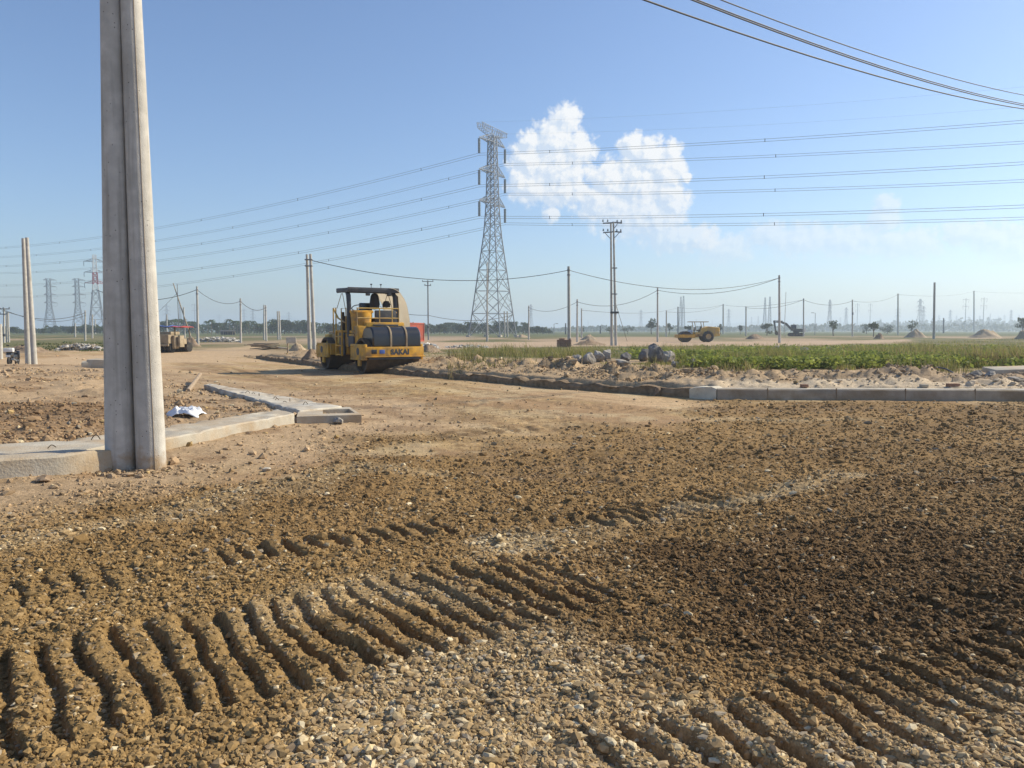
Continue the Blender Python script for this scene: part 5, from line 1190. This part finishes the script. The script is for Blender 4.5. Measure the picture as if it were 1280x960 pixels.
# ------------------------------------------------------------------ trees
def leaf_cloud(n, lobes, size, cols, seed, up=.3):
    r_ = np.random.default_rng(seed); lob = np.array(lobes); k = r_.integers(0, len(lob), n)
    d = r_.normal(0, 1, (n, 3)); d /= np.linalg.norm(d, axis=1)[:, None]; rad = r_.uniform(.35, 1.08, (n, 1)) ** .6
    P = lob[k, :3] + d * rad * lob[k, 3:6]
    nr = d + r_.normal(0, .7, (n, 3)); nr[:, 2] += up; nr /= np.linalg.norm(nr, axis=1)[:, None]
    t = np.cross(nr, r_.normal(0, 1, (n, 3))); t /= np.linalg.norm(t, axis=1)[:, None] + 1e-9; b = np.cross(nr, t)
    s = (size * r_.uniform(.6, 1.4, n))[:, None]
    V = np.stack([P - t * s, P + b * s * .5 + nr * s * .15, P + t * s, P - b * s * .5 + nr * s * .15], 1).reshape(-1, 3)
    F = np.arange(n * 4).reshape(n, 4)
    c = np.array(cols)[r_.integers(0, len(cols), n)] * r_.uniform(.7, 1.3, (n, 1))
    return V, F, np.repeat(c, 4, 0)
GC = [(.05, .075, .022), (.04, .065, .02), (.07, .09, .03), (.055, .07, .03)]
def broad(name, label, h, wd, seed, n=420, cols=GC, lsize=.3, group=None, nl=7, bare=.35):
    r_ = random.Random(seed); o = thing(name, label, 'tree', (0, 0, 0), 0, group)
    tr = MB(); tr.path([(0, 0, -.2), (.05 * h * r_.uniform(-1, 1), 0, h * .3), (.06 * h * r_.uniform(-1, 1), .03 * h, h * .62)], [.035 * h, .026 * h, .014 * h], 8)
    lobes = []
    for k in range(nl):
        a = 2 * math.pi * k / nl + r_.uniform(-.4, .4); q = r_.uniform(.25, .62); z = h * r_.uniform(bare + .15, .86)
        x, y = math.cos(a) * wd * q, math.sin(a) * wd * q; tr.path([(0, 0, h * .34), (x * .5, y * .5, (h * .34 + z) / 2 + .03 * h), (x, y, z)], [.016 * h, .010 * h, .004 * h], 5)
        lobes.append((x, y, z, wd * r_.uniform(.28, .46), wd * r_.uniform(.28, .46), h * r_.uniform(.10, .19)))
    lobes.append((0, 0, h * .78, wd * .36, wd * .36, h * .18))
    tr.build('trunk', M['bark'], o); V, F, c = leaf_cloud(n, lobes, lsize, cols, seed); np_mesh('crown', V, F, M['leaf'], c, parent=o); return o
def palm(name, label, h, seed, group=None):
    r_ = random.Random(seed); o = thing(name, label, 'tree', (0, 0, 0), 0, group); lx = r_.uniform(-.5, .5)
    MB().path([(0, 0, -.2), (lx * .3, 0, h * .4), (lx, 0, h * .8)], [.17, .14, .11], 8).build('trunk', M['bark'], o)
    V, F, C = [], [], []
    for k in range(15):
        a = 2 * math.pi * k / 15 + r_.uniform(-.15, .15); e = r_.uniform(.1, 1.0); Lf = h * r_.uniform(.28, .38); prev = None
        for j in range(6):
            t = j / 5; rad = Lf * t * (1 - .15 * t); z = h * .8 + Lf * (e * t - (1.0 + .4 * e) * t * t * .9); wv = .35 * math.sin(math.pi * (.12 + .85 * t)) * h * .09
            c = Vector((lx + math.cos(a) * rad, math.sin(a) * rad, z)); sd_ = Vector((-math.sin(a), math.cos(a), 0))
            i = len(V); V += [c - sd_ * wv - Vector((0, 0, wv * .7)), c + Vector((0, 0, .02)), c + sd_ * wv - Vector((0, 0, wv * .7))]; C += [[q * r_.uniform(.7, 1.3) for q in (.055, .08, .028)]] * 3
            if prev is not None: F += [(prev, prev + 1, i + 1, i), (prev + 1, prev + 2, i + 2, i + 1)]
            prev = i
    np_mesh('crown', np.array([tuple(v) for v in V]), np.array(F), M['leaf'], np.array(C), parent=o); return o
TL = 'trees of the distant tree line'
protos_t = [broad('tree', 'dark rounded broadleaf tree in the distant tree line', 7, 3.4, 1, 620, group=TL, lsize=.42, bare=.0, nl=11), broad('tree', 'dark rounded broadleaf tree in the distant tree line', 6.4, 4.0, 2, 620, group=TL, lsize=.42, bare=-.05, nl=12),
            palm('palm_tree', 'feathery palm in the distant tree line', 8, 3, TL), palm('palm_tree', 'feathery palm in the distant tree line', 7.2, 4, TL)]
used_t = [0] * 4
def place_tree(i, px, Y, s):
    p0 = protos_t[i]; o = p0 if used_t[i] == 0 else copy_tree(p0); used_t[i] = 1
    o.location = ((px - 640) / FPX * Y, Y, 0); o.rotation_euler = (0, 0, random.uniform(0, 6.28)); o.scale = (s * random.uniform(.9, 1.25), s * random.uniform(.9, 1.2), s)
def top_prof(px): return float(np.interp(px, [-40, 10, 40, 90, 130, 190, 215, 250, 290, 330, 360, 400, 440, 480, 520, 560, 600, 640, 665, 680, 700, 740], [409, 408, 411, 408, 408, 404, 400, 403, 400, 402, 398, 404, 404, 405, 406, 403, 404, 402, 406, 411, 414, 415]))
px = -40.0
while px < 700:
    Y = random.uniform(290, 380); tp = top_prof(px) + random.uniform(-2, 4); hgt = (HORIZ - tp) / FPX * Y + CAM_H
    if hgt > 2.2:
        pal = random.random() < (.55 if (190 < px < 260 or 260 < px < 340 or 395 < px < 520) else .15)
        i = random.choice((2, 3)) if pal else random.choice((0, 1)); place_tree(i, px, Y, hgt / (7.2, 6.2, 7.4, 6.8)[i] * (1.12 if pal else 1.0))
    px += random.uniform(3.2, 6.5)
wd_v, wd_f, wd_c = [], [], []
def wood(x0, x1, Y0, Y1, hfun, n, seed, size):
    r_ = np.random.default_rng(seed); px = r_.uniform(x0, x1, n); Y = r_.uniform(Y0, Y1, n); hh = hfun(px) * (.55 + .6 * vnoise(px * .23, Y * .01, seed)); x = (px - 640) / FPX * Y; z = hh * r_.uniform(0, 1, n) ** .7
    nr = r_.normal(0, 1, (n, 3)); nr[:, 1] -= .8; nr /= np.linalg.norm(nr, axis=1)[:, None]; t = np.cross(nr, r_.normal(0, 1, (n, 3))); t /= np.linalg.norm(t, axis=1)[:, None]; b = np.cross(nr, t); s = (size * Y / 400 * r_.uniform(.6, 1.4, n))[:, None]
    P = np.stack([x, Y, z], 1); V = np.stack([P - t * s, P + b * s * .6, P + t * s, P - b * s * .6], 1).reshape(-1, 3); c = np.array(GC)[r_.integers(0, 4, n)] * .85 * r_.uniform(.8, 1.2, (n, 1))
    return V, np.repeat(c, 4, 0)
parts = [wood(-60, 690, 385, 470, lambda p: np.interp(p, [-60, 30, 90, 200, 600, 660, 690], [3.5, 3.0, 4.0, 5.0, 5.0, 4.0, 1.0]), 9000, 5, .75), wood(640, 1400, 900, 1500, lambda p: np.interp(p, [640, 700, 760, 900, 1000, 1100, 1200, 1400], [5, 5, 8, 6, 10, 9, 11, 9]), 9000, 6, .8), wood(1040, 1400, 1500, 2200, lambda p: np.interp(p, [1040, 1090, 1180, 1400], [2, 18, 24, 24]), 5000, 8, .9)]
V = np.concatenate([p[0] for p in parts]); c = np.concatenate([p[1] for p in parts]); tag(np_mesh('woods', V, np.arange(len(V)).reshape(-1, 4), M['leaf'], c), kind='stuff')
def lone(label, px, pyb, pyt, wpx, seed, n=260, **kw):
    Y = dist_of(pyb); h = (pyb - pyt) / FPX * Y; o = broad('tree', label, h, wpx / 2 / FPX * Y * 1.25, seed, n, lsize=kw.pop('lsize', .05 * h + .05), **kw); o.location = ((px - 640) / FPX * Y, Y, 0); return o
lone('bushy green tree between the tall double pole and the thin pole right of it', 814, 418, 397, 14, 21, 420)
lone('small round tree above the drum of the far single drum roller', 836, 418, 404, 9, 22)
lone('low leafy tree just left of the far single drum roller canopy', 860, 419, 406, 11, 23)
lone('low dark bush right of the tall double pole', 784, 418, 408, 16, 24)
lone('dark tree half hidden by the tall double pole', 762, 418, 408, 12, 25)
lone('small upright tree right of the pole by the bricks', 728, 418, 409, 4, 26)
lone('small tree on a thin stem right behind the far single drum roller', 900, 418, 404.5, 5, 30)
lone('little round tree between the far single drum roller and the thin pole', 925, 418, 406, 5, 31)
lone('dark green bushes left of the excavator', 958, 419.5, 404, 18, 27, 420, bare=.05)
lone('sparse young tree with crooked limbs right of the street lamp', 1041, 420, 399, 14, 28, 150)
lone('small bushy tree beside the pole with a box', 1091, 421, 401, 14, 29, 300)
lone('crooked sparse tree standing behind the first sand heap', 1139, 419, 399, 13, 32, 130)
lone('rounded dark tree clump right of the small bushy tree', 1108, 417.5, 403.5, 18, 33, 420, bare=.05)
lone('broad low dark tree behind the small bushy tree', 1082, 417.5, 404.5, 14, 34, 300, bare=.05)
lone('dark tree cut off by the right picture edge', 1277, 419, 396, 16, 35, 300)

# ------------------------------------------------------------------ grass and weeds beyond the kerb
def in_grass(x, y): return np.maximum.reduce([poly_sd(P, x, y) / (1 + y / 60) for P in GRASS[:2]])
def blades(n, box, wdt, hgt, seed, cols):
    global rng
    x, y = sample_px(n, *box); g = in_grass(x, y); nn = fbm(x, y, .5, 3, seed); keep = (g + (nn - .5) * 9 > 0.1) & (rng.uniform(0, 1, n) < .10 + 1.3 * sstep(.38, .6, fbm(x, y, .4, 4, seed + 4))) & (y > 12) & (y < 160) & (poly_sd(FARROAD, x, y) < -.5); x, y, nn = x[keep], y[keep], nn[keep]; n = len(x)
    z = base_h(x, y)[0]; hh = hgt * rng.uniform(.4, 1.2, n) * (.15 + 2.0 * sstep(.35, .78, fbm(x, y, .3, 4, seed + 1)) * (.6 + .8 * fbm(x, y, 1.2, 2, seed + 2))) * (1 - .45 * sstep(42, 75, y)) * (.3 + .7 * sstep(.0, 1.6, g[keep] + (nn - .5) * 3)); a = rng.uniform(0, 2 * math.pi, n); ww = wdt * (1 + y * .012) * rng.uniform(.6, 1.3, n)
    dx, dy = np.cos(a), np.sin(a); lean = rng.normal(0, .28, (n, 2)) * hh[:, None] + np.array([-.10, -.02]) * hh[:, None]
    b0 = np.stack([x - dx * ww, y - dy * ww, z - .02], 1); b1 = np.stack([x + dx * ww, y + dy * ww, z - .02], 1)
    m = np.stack([x + lean[:, 0] * .45, y + lean[:, 1] * .45, z + hh * .6], 1); o_ = np.stack([dx * ww * .8, dy * ww * .8, 0 * x], 1); tip = np.stack([x + lean[:, 0], y + lean[:, 1], z + hh], 1)
    V = np.stack([b0, b1, m + o_, tip, m - o_], 1).reshape(-1, 3); F = (np.arange(n)[:, None] * 5 + np.array([[0, 1, 2, 4]]));
    F3 = np.arange(n)[:, None] * 5 + np.array([[4, 2, 3, 3]])
    c = np.array(cols)[rng.integers(0, len(cols), n)] * rng.uniform(.75, 1.25, (n, 1)); dryn = (fbm(x, y, .35, 3, 117) > .53) & (rng.uniform(0, 1, n) < .6); c[dryn] = np.array((.30, .24, .12)) * rng.uniform(.7, 1.2, (dryn.sum(), 1))
    return V, F, F3, np.repeat(c, 5, 0)
V, F, F3, c = blades(230000, (500, 1620, 424, 474), .008, .36, 151, [(.24, .24, .07), (.29, .27, .09), (.19, .20, .06), (.34, .29, .13), (.25, .26, .07)])
V2, Fb, F3b, c2 = blades(16000, (-60, 215, 426, 440), .02, .35, 152, [(.08, .11, .03), (.10, .13, .04)])
def blades_on_bank():
    global in_grass
    keep0 = in_grass
    in_grass = lambda x, y: np.where(keep0(x, y) > -4.5, 3.0, -9.0) * np.where(fbm(x, y, 1.1, 3, 171) > .60, 1, -1)
    r_ = blades(30000, (560, 1620, 445, 476), .008, .26, 153, [(.17, .17, .055), (.24, .21, .10), (.14, .15, .045)]); in_grass = keep0; return r_
V3, F3_, F33, c3 = blades_on_bank()
def tri(F3): return F3[:, :3]
n2 = len(V) + len(V2); Vall = np.concatenate([V, V2, V3]); Q = np.concatenate([F, Fb + len(V), F3_ + n2]); T3 = np.concatenate([F3, F3b + len(V), F33 + n2])[:, :3]; c2 = np.concatenate([c2, c3])
Ft = np.concatenate([Q[:, [0, 1, 2]], Q[:, [0, 2, 3]], T3]); tag(np_mesh('grass', Vall, Ft, M['grass'], np.concatenate([c, c2])), kind='stuff')
# leafy weeds: paler, broad leaves in clumps
wx, wy = sample_px(9000, 780, 1500, 436, 471); g = in_grass(wx, wy); cl = fbm(wx, wy, .32, 3, 161); k = (g + (fbm(wx, wy, .6, 3, 163) - .5) * 7 > .3) & (cl + .16 * sstep(45, 30, wy) > .64) & (wy < 75); wx, wy = wx[k], wy[k]
wx = wx[:2600]; wy = wy[:2600]; wz = base_h(wx, wy)[0]; nL = 16; n = len(wx) * nL
P = np.repeat(np.stack([wx, wy, wz], 1), nL, 0) + np.stack([rng.normal(0, .22, n), rng.normal(0, .22, n), rng.uniform(.05, .42, n)], 1)
nr = rng.normal(0, .6, (n, 3)); nr[:, 2] += .7; nr /= np.linalg.norm(nr, axis=1)[:, None]; t = np.cross(nr, rng.normal(0, 1, (n, 3))); t /= np.linalg.norm(t, axis=1)[:, None]; b = np.cross(nr, t); s = rng.uniform(.05, .12, n)[:, None]
V = np.stack([P - t * s, P + b * s * .55, P + t * s, P - b * s * .55], 1).reshape(-1, 3); c = np.array([(.25, .29, .06), (.20, .24, .05), (.30, .33, .08), (.16, .20, .05)])[rng.integers(0, 4, n)] * rng.uniform(.8, 1.2, (n, 1))
tag(np_mesh('weeds', V, np.arange(n * 4).reshape(n, 4), M['grass'], np.repeat(c, 4, 0)), kind='stuff')
print('weeds', len(wx))

# ------------------------------------------------------------------ heaps, rocks and small things
def heap(name, label, cat, px, pyb, pyt, wpx, m, seed, depth=.8, rough=.34):
    p = gpz(px, pyb); h = (pyb - pyt) / FPX * p.y; r_ = wpx / 2 / FPX * p.y; V_, F_ = [], []; nr_, na = 12, 36
    for j in range(nr_ + 1):
        q = j / nr_
        for i in range(na):
            a = 2 * math.pi * i / na; e = 1 + .22 * (vnoise(np.array([math.cos(a) * 1.7 + seed]), np.array([math.sin(a) * 1.7]), seed)[0] - .5) * 2
            x, y = math.cos(a) * r_ * q * e, math.sin(a) * r_ * q * e * depth; z = h * .85 * (math.cos(math.pi * min(1, q)) * .5 + .5) ** .8 + h * rough * (fbm(np.array([x / r_ * 2 + seed]), np.array([y / r_ * 2]), 1.6, 4, seed)[0] - .5) * 2 * (1 - q * .8)
            V_.append((x, y, max(z, 0) if j < nr_ else -.12))
    for j in range(nr_):
        for i in range(na): a = j * na + i; b = j * na + (i + 1) % na; F_.append((a, b, b + na, a + na))
    o = MB().quadify(V_, F_).build(name, M[m], None, 60); o.location = p; return tag(o, label, cat)
def boulder(label, px, pyb, pyt, wpx, m, seed, tall=1.0, name='boulder'):
    p = gpz(px, pyb); h = (pyb - pyt) / FPX * p.y; r_ = wpx / 2 / FPX * p.y
    bm = bmesh.new(); bmesh.ops.create_icosphere(bm, subdivisions=4, radius=1); rd = np.random.default_rng(seed)
    pl = rd.normal(0, 1, (16, 3)); pl /= np.linalg.norm(pl, axis=1)[:, None]; dd = rd.uniform(.55, .95, 16)
    co_ = np.array([v.co[:] for v in bm.verts]); 
    for q, d_ in zip(pl, dd): ex_ = co_ @ q - d_; co_ = co_ - np.outer(np.maximum(ex_, 0), q)
    nn = fbm(co_[:, 0] * 2 + seed, co_[:, 1] * 2 + co_[:, 2] * 1.7, 1.4, 4, seed) - .5; co_ = co_ * (1 + .35 * nn)[:, None]
    co_[:, 2] -= co_[:, 2].min(); sx_ = r_ / max(abs(co_[:, 0]).max(), .01); sz_ = h * 1.12 / co_[:, 2].max()
    for v, q in zip(bm.verts, co_): v.co = (q[0] * sx_, q[1] * sx_, q[2] * sz_ - h * .12)
    me = bpy.data.meshes.new(name); bm.to_mesh(me); bm.free(); me.materials.append(M[m]); me.shade_smooth(); me.set_sharp_from_angle(angle=R(28)); o = bpy.data.objects.new(name, me); COL.objects.link(o); o.location = p; return tag(o, label, 'rock')
heap('sand_heap', 'tan sand heap with the crooked tree behind, left of the pale twin pole', 'sand heap', 1144, 422, 411.5, 27, 'sand', 3)
heap('sand_heap', 'broad tan sand heap in front of the brown grey pole at right', 'sand heap', 1232, 422, 409.5, 44, 'sand', 4)
heap('sand_heap', 'sand heap cut off by the right picture edge', 'sand heap', 1279, 424, 411, 22, 'sand', 5)
heap('sand_heap', 'grey sand heap behind the pole with the bricks', 'sand heap', 736, 425, 418, 24, 'sand', 6)
heap('sand_heap', 'pale heap at the right foot of the big pylon', 'sand heap', 652, 422, 417, 20, 'sand', 7)
heap('earth_heap', 'dark brown earth heap leaning on the twin poles by the large roller', 'earth heap', 389, 447, 434, 26, 'earth', 8, rough=.4)
heap('sand_heap', 'pinkish sand heap left of the twin poles by the large roller', 'sand heap', 372, 438.5, 426, 24, 'sand', 9)
heap('earth_heap', 'brown earth heap right of the small roller with the blue awning', 'earth heap', 238, 433, 421.5, 30, 'earth', 10, rough=.3)
heap('earth_heap', 'low brown mound around the brick stack', 'earth heap', 735, 431, 424, 44, 'earth', 11, rough=.4)
heap('earth_heap', 'brown mound in the grass between the single drum roller and the excavator', 'earth heap', 944, 424, 416, 30, 'earth', 12, rough=.3)
heap('earth_heap', 'small dark earth heap beside the pole with a box', 'earth heap', 1099, 423.5, 415, 14, 'earth', 13, rough=.5)
heap('earth_heap', 'stony spoil heap at the right foot of the red container', 'earth heap', 537, 440, 428, 34, 'earth', 14, rough=.4)
heap('earth_heap', 'long low mound below the two grey pylons at left', 'earth heap', 30, 441, 430, 70, 'earth', 15, rough=.5)
heap('earth_heap', 'lumpy spoil mound capped by pale rubble on the near bank', 'earth heap', 1046, 473, 461, 36, 'earth', 16, rough=.5)
for i, (lb_, px, pyb, pyt, wpx, m, t_) in enumerate((
    ('tallest jagged dark boulder in the grass below the thin pole', 820, 454, 429, 26, 'rock_dark', 1), ('grey boulder leaning right of the tallest dark one', 834, 455, 438, 20, 'rock', 1), ('grey boulder leaning left of the tallest dark one', 806, 452, 436, 16, 'rock_dark', 1),
    ('rounded pale boulder at the top of the left rock pile', 759, 452, 437, 14, 'rock', 1), ('grey rock at the left end of the left rock pile', 722, 455, 443, 16, 'rock', 1), ('blocky grey rock second from left in the left rock pile', 736, 455, 440, 18, 'rock', 1),
    ('grey rock in the middle of the left rock pile', 748, 453, 438, 14, 'rock', 1), ('dark slab rock between the two rock piles', 783, 454, 440, 16, 'rock_dark', 1), ('flat grey rock in front of the two rock piles', 777, 458, 449, 26, 'rock', 1),
    ('pale upright stone alone in the grass right of the rock piles', 866, 459, 447, 9, 'rock', 1), ('small pale stone left of the upright stone', 858, 453, 447, 8, 'rock', 1), ('small grey rock at the right foot of the tallest dark boulder', 845, 459, 451, 12, 'rock', 1),
    ('pale block in the grass left of the rock piles', 690, 445, 440, 14, 'rock', 1), ('small brown lump left of the pale block in the grass', 679, 446, 440, 7, 'earth', 1),
    ('grey rock in the grass far right of the rock piles', 942, 440, 433, 13, 'rock', 1), ('second grey rock beside the one in the far grass', 952, 440, 434, 9, 'rock', 1), ('grey rock below the tall pole by the excavator', 973, 438, 432, 12, 'rock', 1), ('low rock in the grass right of the tall pole by the excavator', 1006, 441, 434, 12, 'rock', 1),
    ('dark grey broken rock in the rubble near the right edge', 1219, 475, 466, 24, 'rock_dark', 1), ('pale lump of rubble beside the dark broken rock', 1238, 477, 467, 14, 'rock', 1), ('small dark stone left of the dark broken rock', 1202, 476, 470, 9, 'rock_dark', 1), ('rubble lump under the pale slab at the right edge', 1268, 478, 471, 22, 'rock', 1),
    ('brown stone on the dusty ground left of the near twin poles', 56, 602, 594, 19, 'earth', 1), ('pale rock against the front of the drain box', 424, 530, 521.5, 15, 'rock', 1), ('pale flat stone on the dusty apron right of the near twin poles', 333, 589, 584, 12, 'concrete_pale', 1),
    ('triangular earth clod standing on the dark kerb', 822, 493, 482, 11, 'earth', 1))):
    boulder(lb_, px, pyb, pyt, wpx, m, 300 + i)
def pile(label, px0, px1, pyb, hpx, n, seed, cols, name='rubble_bank', sz=(.12, .4)):
    r_ = np.random.default_rng(seed); px = r_.uniform(px0, px1, n); Y = dist_of(pyb) + r_.uniform(0, 3.5, n); x = (px - 640) / FPX * Y; e = np.sin(np.pi * np.clip((px - px0) / (px1 - px0), 0, 1)) ** .4
    z = r_.uniform(0, 1, n) ** 1.3 * hpx / FPX * Y * e; s = r_.uniform(*sz, n); c = np.array(cols)[r_.integers(0, len(cols), n)] * r_.uniform(.75, 1.2, (n, 1))
    return scatter(name, np.stack([x, Y], 1), z - s * .4, s, c, M['stone'], None)
WH = [(.52, .50, .46), (.46, .43, .38), (.38, .35, .30), (.56, .54, .50)]
for nm_, a in (('rubble_bank', ('', 243, 301, 427.5, 6, 700, 1, WH, 'rubble_bank', (.10, .28))), ('rubble_bank', ('', 72, 128, 438, 8, 700, 2, WH + [(.24, .2, .15)] * 3, 'rubble_bank', (.06, .2))), ('rubble_bank', ('', 522, 548, 436, 6, 160, 3, WH, 'rubble_bank', (.1, .25))), ('rubble_bank', ('', 556, 610, 435, 3, 150, 4, WH, 'rubble_bank', (.08, .2))), ('rubble_bank', ('', 1200, 1300, 477.5, 9, 260, 6, [(.27, .25, .21), (.36, .32, .27), (.2, .18, .15)], 'rubble_bank', (.06, .16)))):
    pile(*a)
# dark sheet roofed shed before the trees
p = gp(283.5, 418.6); sh = thing('shed', 'low dark open shed in front of the far trees at left', 'shed', (p[0], p[1], 0)); ws = 19 / FPX * p[1]; hs = 6.0 / FPX * p[1]
MB().box((0, 0, hs * .8), (ws, ws * .5, .14), rotm('X', 8), ch=.02).build('roof', M['roof_dark'], sh)
for a in (-.46, -.15, .15, .46):
    for b in (-.22, .22): MB().tube((a * ws, b * ws, 0), (a * ws, b * ws, hs * .8), .09, n=6).build('post', M['wood'], sh)
MB().box((0, ws * .22, hs * .36), (ws * .94, .1, hs * .7)).build('wall', M['roof_dark'], sh)
# stack of bricks on the dirt
p = gpz(705, 434); br = thing('brick_stack', 'low dark stack of bricks beside the tall concrete pole', 'brick stack', p, R(4)); wb = 17 / FPX * p.y; hb = 9.5 / FPX * p.y; mb = MB(); rd = random.Random(4)
for i in range(7):
    for j in range(5):
        for k in range(3): mb.box(((i - 3) * wb / 7, (k - 1) * .32, (j + .5) * hb / 5), (wb / 7 - .02, .29, hb / 5 - .015), rotm('Z', rd.uniform(-4, 4)), ch=.01)
    if rd.random() < .7: mb.box(((i - 3) * wb / 7, 0, 5.4 * hb / 5), (wb / 7 - .04, .3, hb / 6), rotm('Z', rd.uniform(-15, 15)), ch=.01)
mb.build('bricks', M['brick'], br, 30)
# plank, bag, slab, hose, loose bricks
a = gpz(235, 491); b = gpz(250.5, 479); tag(MB().tube(a + Vector((0, 0, .03)), b + Vector((0, 0, .25)), .055, .05, 10).build('timber_pole', M['wood'], None), 'short pale round pole lying across the trench on the dirt pad', 'pole')
def crumple(name, label, px, py, wpx, hpx, m, seed):
    p = gpz(px, py); rx_ = wpx / 2 / FPX * p.y; hz_ = hpx / FPX * p.y; V_, F_ = [], []; n = 26
    for j in range(n + 1):
        for i in range(n + 1):
            u, v = i / n * 2 - 1, j / n * 2 - 1; k = .75 + .35 * vnoise(np.array([u * 2.1 + seed]), np.array([v * 2.1]), seed)[0]
            f = max(0, 1 - (abs(u) ** 2.4 + abs(v) ** 2.4) * .62); z = hz_ * f * (.25 + 1.1 * fbm(np.array([u * 1.6 + seed]), np.array([v * 1.6]), 1.5, 4, seed + 3)[0]) * 1.15
            V_.append((u * rx_ * k, v * rx_ * .8 * k, z + .012))
    for j in range(n):
        for i in range(n): q = j * (n + 1) + i; F_.append((q, q + 1, q + n + 2, q + n + 1))
    o = MB().quadify(V_, F_).build(name, M[m], None, 25); o.location = p; s_ = o.modifiers.new('thickness', 'SOLIDIFY'); s_.thickness = .006; return tag(o, label, 'bag')
crumple('plastic_bag', 'crumpled white and blue woven plastic bag on the dirt pad', 234, 521, 42, 13, 'plastic_white', 9)
p = gpz(122, 460); sl = MB().box((.25, .5, .16), (1.35, 1.0, .34), ch=.03).box((-.45, .35, .10), (.55, .8, .24), rotm('Z', 20), ch=.04).build('concrete_slab', M['concrete'], None); sl.location = p; sl.rotation_euler = (R(1), R(2), R(6)); tag(sl, 'broken concrete slab lying on the dirt left of the near twin poles', 'slab')
p = gpz(1268, 474); sl = MB().box((0, .2, .20), (1.2, .8, .16), ch=.03).build('concrete_slab', M['concrete'], None); sl.location = p; sl.rotation_euler = (R(4), R(-2), R(-5)); tag(sl, 'flat pale concrete slab lying on rubble at the right edge', 'slab')
def hose(label, pts, r_, name='pipe'):
    V_ = [at(*q[:2], q[2]) for q in pts]; return tag(MB().path(V_, r_, 8).build(name, M['cable'], None, 60), label, 'pipe')
hose('straight black pipe slanting down the spoil bank to the kerb', [(1040, 463.5, 22.2), (1055, 470, 20.8), (1072, 477, 19.6), (1092, 483.2, 18.4)], .035)
hose('curved black hose sticking out of the spoil bank', [(1171, 459, 24.6), (1182, 461, 24.0), (1190, 465, 23.4), (1196, 471, 22.6)], .025, 'hose')
for px, lb_ in ((1189, 'brown brick lying on the pale top of the right kerb'), (1153, 'smaller grey brick lying on the right kerb left of the brown one'), (1004, 'short brick end lying on the kerb far left of the brown one')):
    q = at(px, 484.2, 17.78); o = MB().box((0, 0, .055), (.26 if px > 1180 else .15, .13, .11 if px > 1180 else .07), ch=.012).build('brick', M['brick' if px != 1153 else 'concrete'], None); o.location = (q.x, 17.72, .25); o.rotation_euler = (0, 0, R(6)); tag(o, lb_, 'brick')
# timber and slabs beyond the kerb end, and the small board on a stake
p = gpz(335, 437.5); tb = thing('timber_pile', 'loose pile of planks and a pale slab beyond the end of the far kerb', 'timber pile', p, R(12)); mb = MB(); rd = random.Random(12)
for k in range(14): mb.box((rd.uniform(-.7, .7), rd.uniform(-.4, .6), .06 + .035 * k), (rd.uniform(1.4, 2.6), .16, .05), rotm('Z', rd.uniform(-35, 35)) @ rotm('Y', rd.uniform(-5, 5)), ch=.008)
mb.build('planks', M['wood'], tb); MB().box((1.15, -.3, .16), (.9, .6, .12), rotm('Y', 8), ch=.02).build('slab', M['concrete_pale'], tb)
p = gpz(363, 441); sg = thing('site_board', 'small pale board on a stake left of the twin poles by the large roller', 'board', p, R(-8)); k = p.y / FPX
MB().box((-3.5 * k, 0, 8 * k), (1.6 * k, .06, 17 * k), ch=.01).build('stake', M['wood'], sg); MB().box((1.5 * k, -.04, 15.5 * k), (13 * k, .05, 7.5 * k), ch=.015).build('panel', M['concrete_pale'], sg)
for s_ in (-1, 1): pass
# ------------------------------------------------------------------ air
hz = MB().box((0, 2600, 30.5), (9000, 7000, 64)).build('haze', mat('haze_air', (1, 1, 1)), smooth=0)
hm = hz.data.materials[0]; hn = hm.node_tree.nodes; hl = hm.node_tree.links
for q in list(hn):
    if q.bl_idname != 'ShaderNodeOutputMaterial': hn.remove(q)
pv = hn.new('ShaderNodeVolumePrincipled'); pv.inputs['Color'].default_value = (.72, .85, 1, 1); pv.inputs['Density'].default_value = .0006; pv.inputs['Anisotropy'].default_value = .3
hl.new(pv.outputs[0], hn['Material Output'].inputs['Volume'])
tag(hz, kind='stuff')
